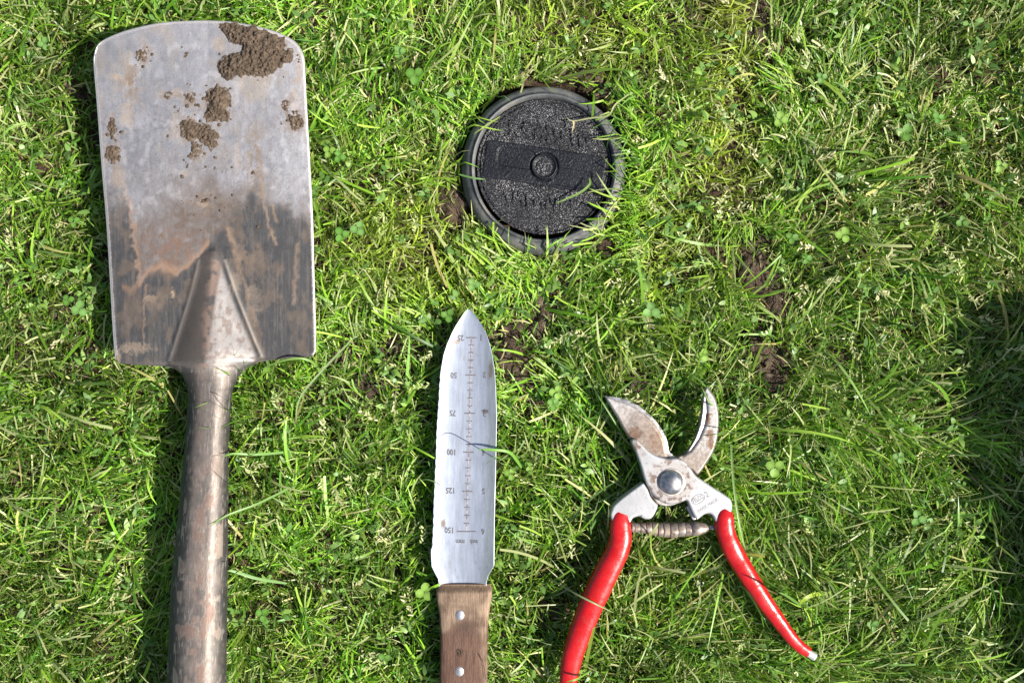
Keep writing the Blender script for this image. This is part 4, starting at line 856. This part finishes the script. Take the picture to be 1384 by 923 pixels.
def layer(ntuft, per, Lr, wr, th0r, th1r, spread, fl_align, soil_k=1.0, dead=.06, levels=5, clip_p=.5, obst=True, jit=.004):
    tx = rng.uniform(-MX, MX, ntuft); ty = rng.uniform(-MY, MY, ntuft)
    px, py = to_px(tx, ty, .012); sm_ = soil_mask(px, py)
    keep = rng.random(ntuft) > sm_*soil_k*1.02-.03*soil_k
    keep &= rng.random(ntuft) < .55+.9*fbm(px/45, py/45, 1, 3)
    for (poly, *_r) in (OBST[0], OBST[1], OBST[11]):      # deep under the big things nothing shows
        sh = poly.mean(0)+(poly-poly.mean(0))*.80; keep &= ~(inside(px, py, sh) & (rng.random(ntuft) < .93))
    tx, ty, px, py = tx[keep], ty[keep], px[keep], py[keep]
    cnt = rng.integers(per[0], per[1]+1, len(tx)); idx = np.repeat(np.arange(len(tx)), cnt); n = len(idx)
    yl, dry, lush = region(px, py); yl, dry, lush = yl[idx], dry[idx], lush[idx]
    f = flow(px, py)+rng.normal(0, .5, len(px)); tone = (rng.uniform(.72, 1.25, len(px))*(.68+.68*sstep(.3, .7, fbm(px/55, py/55, 2, 3))))[idx]
    phi = np.where(rng.random(n) < fl_align, f[idx]+rng.normal(0, spread, n), rng.uniform(-math.pi, math.pi, n))
    L = rng.uniform(*Lr, n)*(1+.45*lush)*(1-.35*yl); w = rng.uniform(*wr, n)*(1-.15*yl)
    tr = ((px > 60) & (px < 135) & (py > 60) & (py < 500))
    L = L*np.where(tr[idx], .6, 1)
    th0 = rng.uniform(*th0r, n); th1 = rng.uniform(*th1r, n)
    x = tx[idx]+rng.normal(0, jit, n); y = ty[idx]+rng.normal(0, jit, n)
    mx_, my_ = to_px(x+np.cos(phi)*L*.55, y+np.sin(phi)*L*.55, .015); kk = rng.random(n) > soil_mask(mx_, my_)*.74
    x, y, phi, L, w, th0, th1, yl, dry, lush, tone = (q[kk] for q in (x, y, phi, L, w, th0, th1, yl, dry, lush, tone)); n = len(x)
    cb_ = greens(n, yl, lush, dry)*tone[:, None]
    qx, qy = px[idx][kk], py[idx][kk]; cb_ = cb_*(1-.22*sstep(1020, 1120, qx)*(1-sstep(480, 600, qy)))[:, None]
    dd = rng.random(n) < dead+.14*dry
    straw = np.array([(.50, .50, .17), (.56, .58, .24), (.34, .30, .11)])[rng.integers(0, 3, n)]*rng.uniform(.75, 1.2, (n, 1))
    cb_ = np.where(dd[:, None], straw, cb_); ct = cb_*rng.uniform(1.0, 1.25, (n, 1))
    br_ = (rng.random(n) < .22) & ~dd; ct = np.where(br_[:, None], np.array([.52, .55, .26]), ct)
    base_pale = rng.random(n) < .25; cbb = np.where(base_pale[:, None], cb_*.5+np.array([.2, .2, .09]), cb_)
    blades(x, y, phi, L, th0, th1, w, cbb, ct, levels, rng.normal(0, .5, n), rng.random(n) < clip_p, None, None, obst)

layer(8500, (4, 8), (.006, .014), (.0005, .0013), (.1, 1.2), (.9, 2.0), .8, .35, 1.0, .16, 4, .6)          # short bottom growth and litter
layer(15000, (4, 8), (.009, .021), (.0005, .0013), (.0, .8), (.5, 1.7), .55, .6, .97, .045, 4, .45)         # main sward
layer(3000, (4, 8), (.018, .036), (.0007, .0017), (.3, 1.0), (1.1, 1.8), .38, .85, .96, .04, 6, .25, jit=.003)  # longer leaning blades
layer(520, (1, 2), (.036, .060), (.0013, .0025), (.5, 1.1), (1.3, 1.8), .4, .8, .95, .06, 8, .15)         # a few long ones
# taller blades that grew along the cover's right side and beside the spade shaft
n = 120; q = PA(rng.uniform(850, 880, n), rng.uniform(120, 330, n), .01); g_ = greens(n, np.zeros(n), np.zeros(n), np.zeros(n))
blades(q[:, 0], q[:, 1], math.pi+rng.normal(0, .7, n), rng.uniform(.024, .036, n), rng.uniform(.0, .35, n), rng.uniform(.9, 1.5, n), rng.uniform(.0005, .0013, n), g_, g_*1.2, 6, rng.normal(0, .5, n), obst=False)
n = 60; q = PA(rng.uniform(322, 342, n), 510+rng.random(n)**1.6*380, .01); g_ = greens(n, np.zeros(n), np.zeros(n), np.zeros(n))
blades(q[:, 0], q[:, 1], math.pi/2+rng.normal(0, .8, n)+math.pi*rng.integers(0, 2, n), rng.uniform(.040, .062, n), rng.uniform(.0, .2, n), rng.uniform(.3, .9, n), rng.uniform(.0005, .0012, n), g_, g_*1.2, 6, rng.normal(0, .8, n), obst=False)
flush('lawn_grass', 'dense short green lawn grass')
n = 2300; tx = rng.uniform(-MX, MX, n); ty = rng.uniform(-MY, MY, n); px, py = to_px(tx, ty, .012)
keep = (rng.random(n) < sstep(.42, .62, fbm(px/38, py/38, 7, 3))) & (soil_mask(px, py) < .6); tx, ty = tx[keep], ty[keep]
k = 4; idx = np.repeat(np.arange(len(tx)), k); n = len(idx); wc = np.array([(.12, .24, .05), (.17, .30, .07), (.22, .36, .07), (.10, .20, .045)])[rng.integers(0, 4, n)]*rng.uniform(.8, 1.2, (n, 1))
blades(tx[idx]+rng.normal(0, .0015, n), ty[idx]+rng.normal(0, .0015, n), rng.uniform(-3.14, 3.14, n), rng.uniform(.0035, .008, n), rng.uniform(.7, 1.4, n), rng.uniform(1.2, 1.9, n), rng.uniform(.0018, .0038, n), wc, wc*1.15, 5, None, None, rng.normal(0, .35, n), rng.uniform(.006, .015, n))
flush('small_weed_leaves', 'small rounded weed leaves between the grass blades')

# the lawn goes on past the picture: one plain patch of turf, repeated around it
_o = OBST; OBST = []; _st = rng.bit_generator.state
def patch(nt, per, Lr, wr, th0r, th1r, levels):
    n = nt*per; tx = np.repeat(rng.uniform(-MX, MX, nt), per)+rng.normal(0, .004, n); ty = np.repeat(rng.uniform(-MY, MY, nt), per)+rng.normal(0, .004, n)
    z_ = np.zeros(n); g_ = greens(n, z_, z_, z_)*np.repeat(rng.uniform(.6, 1.25, nt), per)[:, None]
    blades(tx, ty, np.repeat(rng.uniform(-3.14, 3.14, nt), per)+rng.normal(0, .8, n), rng.uniform(*Lr, n), rng.uniform(*th0r, n), rng.uniform(*th1r, n), rng.uniform(*wr, n), g_, g_*1.15, levels)
patch(7000, 6, (.008, .020), (.0008, .0018), (.0, 1.0), (.7, 1.8), 4); patch(1600, 5, (.018, .036), (.0009, .002), (.3, 1.0), (1.1, 1.8), 5)
t0 = flush('lawn_grass', 'short green lawn grass round the tools'); OBST = _o
for i_ in (-1, 0, 1):
    for j_ in (-1, 0, 1):
        if i_ == 0 and j_ == 0: continue
        o_ = t0 if (i_, j_) == (-1, -1) else t0.copy()
        if o_ is not t0: col.objects.link(o_)
        o_.location = (i_*MX*2, j_*MY*2, 0)
# seed heads: pale spikelets clustered on fine stems
n = 1500; tx = rng.uniform(-MX, MX, n); ty = rng.uniform(-MY, MY, n); px, py = to_px(tx, ty, .012)
yl, dry, lush = region(px, py); keep = (rng.random(n) < .20+.6*dry+.2*yl) & (soil_mask(px, py) < .5)
for (poly, *_r) in OBST: keep &= ~inside(px, py, poly)
tx, ty = tx[keep], ty[keep]; n = len(tx); az = rng.uniform(-math.pi, math.pi, n); hz0 = rng.uniform(.008, .019, n)
k = 11; idx = np.repeat(np.arange(n), k); j = np.tile(np.arange(k), n); ln = rng.uniform(.008, .016, n)
x = tx[idx]+np.cos(az[idx])*ln[idx]*j/k; y = ty[idx]+np.sin(az[idx])*ln[idx]*j/k
cc = np.array([(.56, .58, .30), (.46, .54, .20), (.60, .56, .32)])[rng.integers(0, 3, n)][idx]*rng.uniform(.8, 1.15, (len(idx), 1))
blades(x+rng.normal(0, .0008, len(x)), y+rng.normal(0, .0008, len(x)), az[idx]+np.where(j % 2 == 0, 1, -1)*rng.uniform(.3, 1.1, len(x)), rng.uniform(.0022, .0042, len(x)), rng.uniform(.8, 1.5, len(x)), rng.uniform(1.0, 1.7, len(x)), rng.uniform(.0008, .0014, len(x)),
       cc, cc*1.1, 4, None, None, rng.normal(0, .3, len(x)), hz0[idx])
blades(tx, ty, az, ln, np.full(n, 1.45), np.full(n, 1.6), np.full(n, .0004), np.tile([.2, .26, .08], (n, 1)), np.tile([.3, .34, .14], (n, 1)), 4, zroot=hz0)
flush('grass_seed_heads', 'pale cream seed heads among the grass')
# straw litter on the bare soil
n = 3600; px = rng.uniform(0, 1384, n); py = rng.uniform(0, 923, n); s_ = soil_mask(px+rng.normal(0, 12, n), py+rng.normal(0, 12, n)); _y, dry, _l = region(px, py)
keep = rng.random(n) < .10+.35*s_+.3*dry; px, py = px[keep], py[keep]; n = len(px); q = PA(px, py, .008)
st = np.array([(.42, .38, .17), (.52, .50, .24), (.30, .24, .12), (.28, .36, .08)])[rng.integers(0, 4, n)]*rng.uniform(.7, 1.2, (n, 1))
blades(q[:, 0], q[:, 1], rng.uniform(-3.14, 3.14, n), rng.uniform(.004, .016, n), rng.uniform(1.2, 1.6, n), rng.uniform(1.4, 1.75, n), rng.uniform(.0005, .0013, n), st, st*1.15, 4, rng.normal(0, .9, n), None, None, rng.uniform(.005, .010, n))
flush('dry_straw_litter', 'dry straw bits lying between the grass blades')

# small crumbs of soil
def crumbs():
    V, F = [], []; base = np.array([(1, 1, 1), (-1, -1, 1), (-1, 1, -1), (1, -1, -1), (1.3, 0, 0), (-1.3, 0, 0), (0, 1.3, 0), (0, -1.3, 0), (0, 0, 1.3), (0, 0, -1.3)], float)
    bm = bmesh.new(); bmesh.ops.create_icosphere(bm, subdivisions=1, radius=1); bv = np.array([v.co[:] for v in bm.verts]); bf = np.array([[v.index for v in f.verts] for f in bm.faces]); bm.free()
    cnt = 0
    for (cx, cy, rx, ry) in SOIL_SPOTS:
        for _ in range(int(rx*ry/13)):
            a_ = random.uniform(0, 6.28); q = math.sqrt(random.random())*1.15; px = cx+rx*q*math.cos(a_); py = cy+ry*q*math.sin(a_)
            if any(inside(np.array([px]), np.array([py]), o[0])[0] for o in OBST): continue
            r_ = .0005+random.random()**4*.0028; p = np.array(P(px, py, .0035)); g_ = np.random.default_rng(cnt); v = bv*r_*g_.uniform(.5, 1.4, (len(bv), 1))*g_.uniform(.6, 1.4, 3)*np.array([1, 1, .55])+p
            V.append(v); F.append(bf+cnt*len(bv)); cnt += 1
    o = mesh_np('soil_crumbs', np.concatenate(V), np.concatenate(F), MAT_MUD, None, True, None, 3); tag(o, 'brown soil crumbs on the bare patches', 'soil', kind='stuff')
crumbs()

# ------------------------------------------------------------------ clovers, each a plant of its own
def leaflet_arr(cx, cy, cz, az, r, tilt, seed):
    rg = np.random.default_rng(seed); n = 18; V = []; 
    for i in range(n):
        a_ = i/n*2*math.pi; l = r*(1+.97*math.cos(a_)); wv = r*.98*math.sin(a_)*(1-.12*math.cos(a_)); 
        if abs(a_) < 1e-6: l *= .95
        h_ = abs(wv)*.28+math.sin(tilt)*l+rg.normal(0, r*.02); V.append((l, wv, h_))
    V.append((r, 0, math.sin(tilt)*r)); V = np.array(V); ca, sa = math.cos(az), math.sin(az)
    W = np.stack([cx+V[:, 0]*ca-V[:, 1]*sa, cy+V[:, 0]*sa+V[:, 1]*ca, cz+V[:, 2]], 1)
    F = [(i, (i+1) % n, n) for i in range(n)]; return W, np.array(F)
def clover(px, py, rpx, az, label, tone=(.085, .19, .055), z=.021, miss=0):
    p = P(px, py, z); root = empty('clover', (p[0], p[1], 0.002)); tag(root, label, 'clover', 'clover plants scattered in the lawn')
    r = rpx/2*sc(z)*.62; z = z-.003; p = P(px, py, z)
    for k in range(3-miss):
        a_ = az+k*2*math.pi/3+random.uniform(-.15, .15)
        W, F = leaflet_arr(p[0]+math.cos(a_)*.0004, p[1]+math.sin(a_)*.0004, z+random.uniform(-.0006, .0006), a_, r*random.uniform(.9, 1.08), random.uniform(-.18, .2), int(px*7+k))
        d = np.hypot(W[:, 0]-p[0], W[:, 1]-p[1])/(2*r); C_ = np.array(tone)*random.uniform(.88, 1.12)*np.ones((len(W), 3)); C_[-1] *= 1.5
        mesh_np('leaflet', W, F, MAT_CLOVER, root, True, C_, 3)
    q = np.array(p)+np.array([random.uniform(-.006, .006), random.uniform(-.006, .006), 0]); q[2] = .001
    st = tube('stem', np.array([q, (q+np.array(p))/2+np.array([.001, 0, .001]), np.array(p)]), [.0005, .0004, .0004], STEM, root, 6)
m = M('clover_stem'); STEM = m.set(Base_Color=(.16, .24, .07), Roughness=.5)
CL = [(462, 317, 17, .2, 'three leaf clover beside the right edge of the spade blade, nearest its lower half'), (484, 309, 17, 1.2, 'round leaved clover a little right of the clover at the spade edge'),
      (561, 102, 20, .6, 'single large clover leaf between spade top and cover'), (445, 205, 15, .3, 'clover right of the spade, level with the blade middle'), (459, 212, 13, 2.0, 'small clover tucked against another right of the spade'),
      (540, 70, 15, .1, 'clover above the big single clover leaf, near the top'), (1222, 180, 19, .9, 'bright clover at upper right, the largest one there'), (1055, 162, 17, 1.8, 'clover right of the yellow mossy strip'),
      (1268, 160, 14, .4, 'small clover right of the largest upper right clover'), (1110, 105, 13, 2.4, 'small clover near the top, right of the bare strip'), (1070, 322, 15, .3, 'clover on the right rim of the bare soil patch'),
      (1140, 318, 18, 1.1, 'clover right of the bare soil patch, level with its top'), (1090, 350, 12, 2.2, 'small clover below the rim of the bare patch'), (880, 420, 20, 1.6, 'broad clover leaf between cover and secateurs'),
      (605, 426, 15, .8, 'clover just left of the knife tip'), (752, 530, 15, 1.0, 'clover between the knife and the secateurs tip'), (748, 546, 14, 2.6, 'lower clover of the pair between knife and secateurs'),
      (108, 418, 19, 1.4, 'clover left of the spade blade, near its lower half'), (92, 405, 13, .2, 'small clover touching the one left of the spade'), (1048, 632, 20, .5, 'round clover right of the secateurs hook'),
      (1240, 700, 17, 1.9, 'clover in the grass right of the right red grip'), (1252, 706, 15, .4, 'right hand clover of the pair near the shade'), (1215, 618, 14, .9, 'clover above the pair near the shade'),
      (574, 800, 20, 1.3, 'clover hugging the top of the wooden knife handle'), (990, 95, 12, .7, 'small clover in the yellow mossy strip'), (868, 715, 12, 1.8, 'small clover by the left end of the spring'),
      (100, 300, 13, .5, 'small clover left of the spade blade middle'), (1352, 225, 15, 2.1, 'clover close to the right edge, above the shade'), (355, 830, 16, .7, 'clover right of the spade shaft near the bottom'),
      (640, 385, 14, 2.0, 'clover in the grass above the knife tip'), (520, 890, 14, .4, 'clover near the bottom, left of the wooden handle'), (950, 480, 15, 1.2, 'clover above the secateurs hook'), (1180, 845, 15, .6, 'clover below right of the silver grip tip'),
      (60, 60, 15, 1.0, 'clover in the upper left corner, left of the spade'), (1300, 300, 14, 1.5, 'clover above the shade at the right'), (690, 640, 13, .9, 'clover just right of the knife blade')]
for i, (px, py, r_, az, lb) in enumerate(CL):
    clover(px, py, r_, az, lb, tone=[(.10, .23, .035), (.14, .27, .07), (.09, .20, .03), (.18, .31, .05)][i % 4], z=.019+.004*(i % 3)/2)

# ------------------------------------------------------------------ single blades lying over the tools
def lay(pts, w, label, c=(.16, .29, .05), c2=None, zz=None):
    """pts: (px, py, z) along the blade; broad in the middle and pointed"""
    A_ = np.array([P(*p) for p in pts]); S = catmull(A_, 6, False); n = len(S); T = np.gradient(S, axis=0); T /= np.linalg.norm(T, axis=1)[:, None]
    H = np.stack([-T[:, 1], T[:, 0], 0*T[:, 0]], 1); H /= np.linalg.norm(H, axis=1)[:, None]; t = np.linspace(0, 1, n)
    wp = np.interp(t, [0, .15, .6, .85, 1], [.6, 1, .9, .55, .06])*w*sc(.03)/2
    V = np.stack([S-H*wp[:, None]+np.array([0, 0, .0003]), S, S+H*wp[:, None]+np.array([0, 0, .0003])], 1)
    C_ = mixc(np.array(c)*np.ones((n, 3, 3)), c2 or tuple(np.array(c)*1.2), np.repeat(t[:, None], 3, 1))
    o = mesh_np('grass_blade', V, grid_faces(n, 3), MAT_GRASS, None, True, C_); tag(o, label, 'grass blade', 'single grass blades reaching over the tools')
lay([(705, 632, .012), (690, 612, .024), (668, 608, .029), (645, 607.5, .0295)], 4.2, 'short green blade reaching over the right edge of the knife at the 4 mark', (.17, .36, .05))
lay([(850, 128, .018), (832, 142, .026), (822, 157, .024), (800, 160, .021), (774, 164, .0185), (765, 158, .0185)], 2.4, 'thin pale blade lying over the upper right of the black cover', (.38, .44, .16), (.5, .5, .3))
lay([(774, 164, .0185), (776, 168, .0175), (773, 180, .017)], 2.6, 'tiny dry leaf hanging from the pale blade on the cover', (.5, .4, .2))
lay([(797, 241, .016), (797, 250, .018), (784, 261, .018), (768, 268, .017), (750, 276, .016)], 3.4, 'curved green blade lying on the lower right of the black cover', (.20, .32, .08))
lay([(620, 236, .02), (640, 241, .021), (657, 243, .0185)], 2.6, 'short green blade crossing the left rim of the cover', (.13, .25, .07))
lay([(676, 158, .012), (655, 172, .022), (640, 182, .02)], 2.2, 'fine yellow green blade along the upper left rim of the cover', (.28, .36, .08))
lay([(310, 70, .035), (309, 90, .0345), (309.5, 108, .0335)], 1.8, 'thin green blade stuck on the big mud clump', (.3, .42, .08))
lay([(316, 232, .0325), (313, 238, .0325), (314, 246, .032)], 4.0, 'tiny green leaf scrap lying on the spade blade', (.17, .33, .05))
lay([(480, 455, .01), (432, 505, .03), (405, 540, .03), (400, 575, .022)], 3.0, 'long pale blade at the lower right corner of the spade', (.27, .36, .16))
lay([(440, 512, .012), (420, 488, .030), (390, 486, .035), (350, 500, .028)], 3.4, 'green blade hooked over the lower right corner of the spade', (.18, .31, .07))
lay([(395, 610, .012), (350, 614, .03), (316, 613, .040), (302, 617, .050)], 3.6, 'long green blade reaching the spade shaft from the right', (.17, .32, .08))
lay([(400, 655, .012), (350, 680, .034), (306, 697, .046), (284, 711, .055)], 3.0, 'straight pale green blade touching the spade shaft from the right', (.2, .34, .1))
lay([(388, 788, .012), (350, 782, .032), (318, 772, .040), (308, 771, .042)], 4.4, 'broad curved blade right of the lower spade shaft', (.2, .34, .12))
for (pp, w_, lb) in [([(336, 640, .012), (326, 634, .045), (319, 633, .062), (312, 638, .068)], 1.8, 'fine blade standing by the middle of the spade shaft'),
                     ([(340, 560, .012), (330, 556, .045), (322, 552, .064), (314, 550, .070)], 1.8, 'fine blade standing by the neck of the spade'),
                     ([(344, 582, .012), (331, 572, .045), (322, 562, .062), (313, 548, .066)], 1.6, 'crossing thin blade by the neck of the spade'),
                     ([(338, 672, .012), (326, 668, .045), (318, 662, .062), (311, 655, .068)], 1.6, 'thin blade by the shaft just below its middle'),
                     ([(334, 765, .012), (324, 770, .045), (317, 776, .062), (311, 784, .066)], 1.6, 'thin blade by the lower part of the shaft')]:
    lay(pp, w_, lb, (.12, .24, .05))
lay([(740, 780, .012), (780, 803, .033), (810, 818, .034), (830, 828, .02)], 2.6, 'pale blade crossing the left red grip', (.24, .30, .14))
lay([(800, 905, .012), (780, 917, .035), (765, 921, .035)], 3.0, 'green blade at the end of the left red grip', (.2, .36, .06))
lay([(1128, 800, .012), (1100, 803, .024), (1085, 812, .026), (1078, 822, .015)], 6.0, 'broad yellow green leaf right of the right red grip', (.30, .42, .04))
lay([(1088, 822, .012), (1074, 812, .036), (1062, 804, .046), (1052, 800, .050)], 3.6, 'fine blade arching over the right red grip', (.12, .24, .05))
lay([(1010, 588, .012), (985, 584, .032), (962, 587, .036), (944, 589, .030)], 1.6, 'thin dark blade crossing the secateurs hook', (.07, .12, .03))
lay([(972, 552, .012), (960, 545, .03), (952, 530, .032), (948, 522, .03)], 2.0, 'thin blade over the tip of the secateurs hook', (.2, .34, .1))
lay([(800, 520, .012), (812, 540, .024), (832, 572, .022), (846, 596, .012)], 2.2, 'long thin blade running along the secateurs cutting blade', (.22, .34, .12))
lay([(868, 732, .008), (880, 722, .028), (886, 714, .036), (890, 706, .038)], 3.4, 'pale sprig standing in front of the spring', (.42, .48, .2))
lay([(988, 600, .012), (992, 660, .026), (1002, 720, .026), (1014, 770, .012)], 3.2, 'long light green stalk right of the secateurs body', (.24, .36, .12))
lay([(560, 655, .012), (575, 648, .022), (590, 652, .026), (596, 657, .028)], 2.0, 'short blade tip at the serrated edge of the knife', (.2, .34, .1))
lay([(700, 640, .012), (680, 622, .048), (668, 618, .056), (655, 628, .058)], 1.4, 'hair thin blade arching above the knife', (.12, .22, .05))
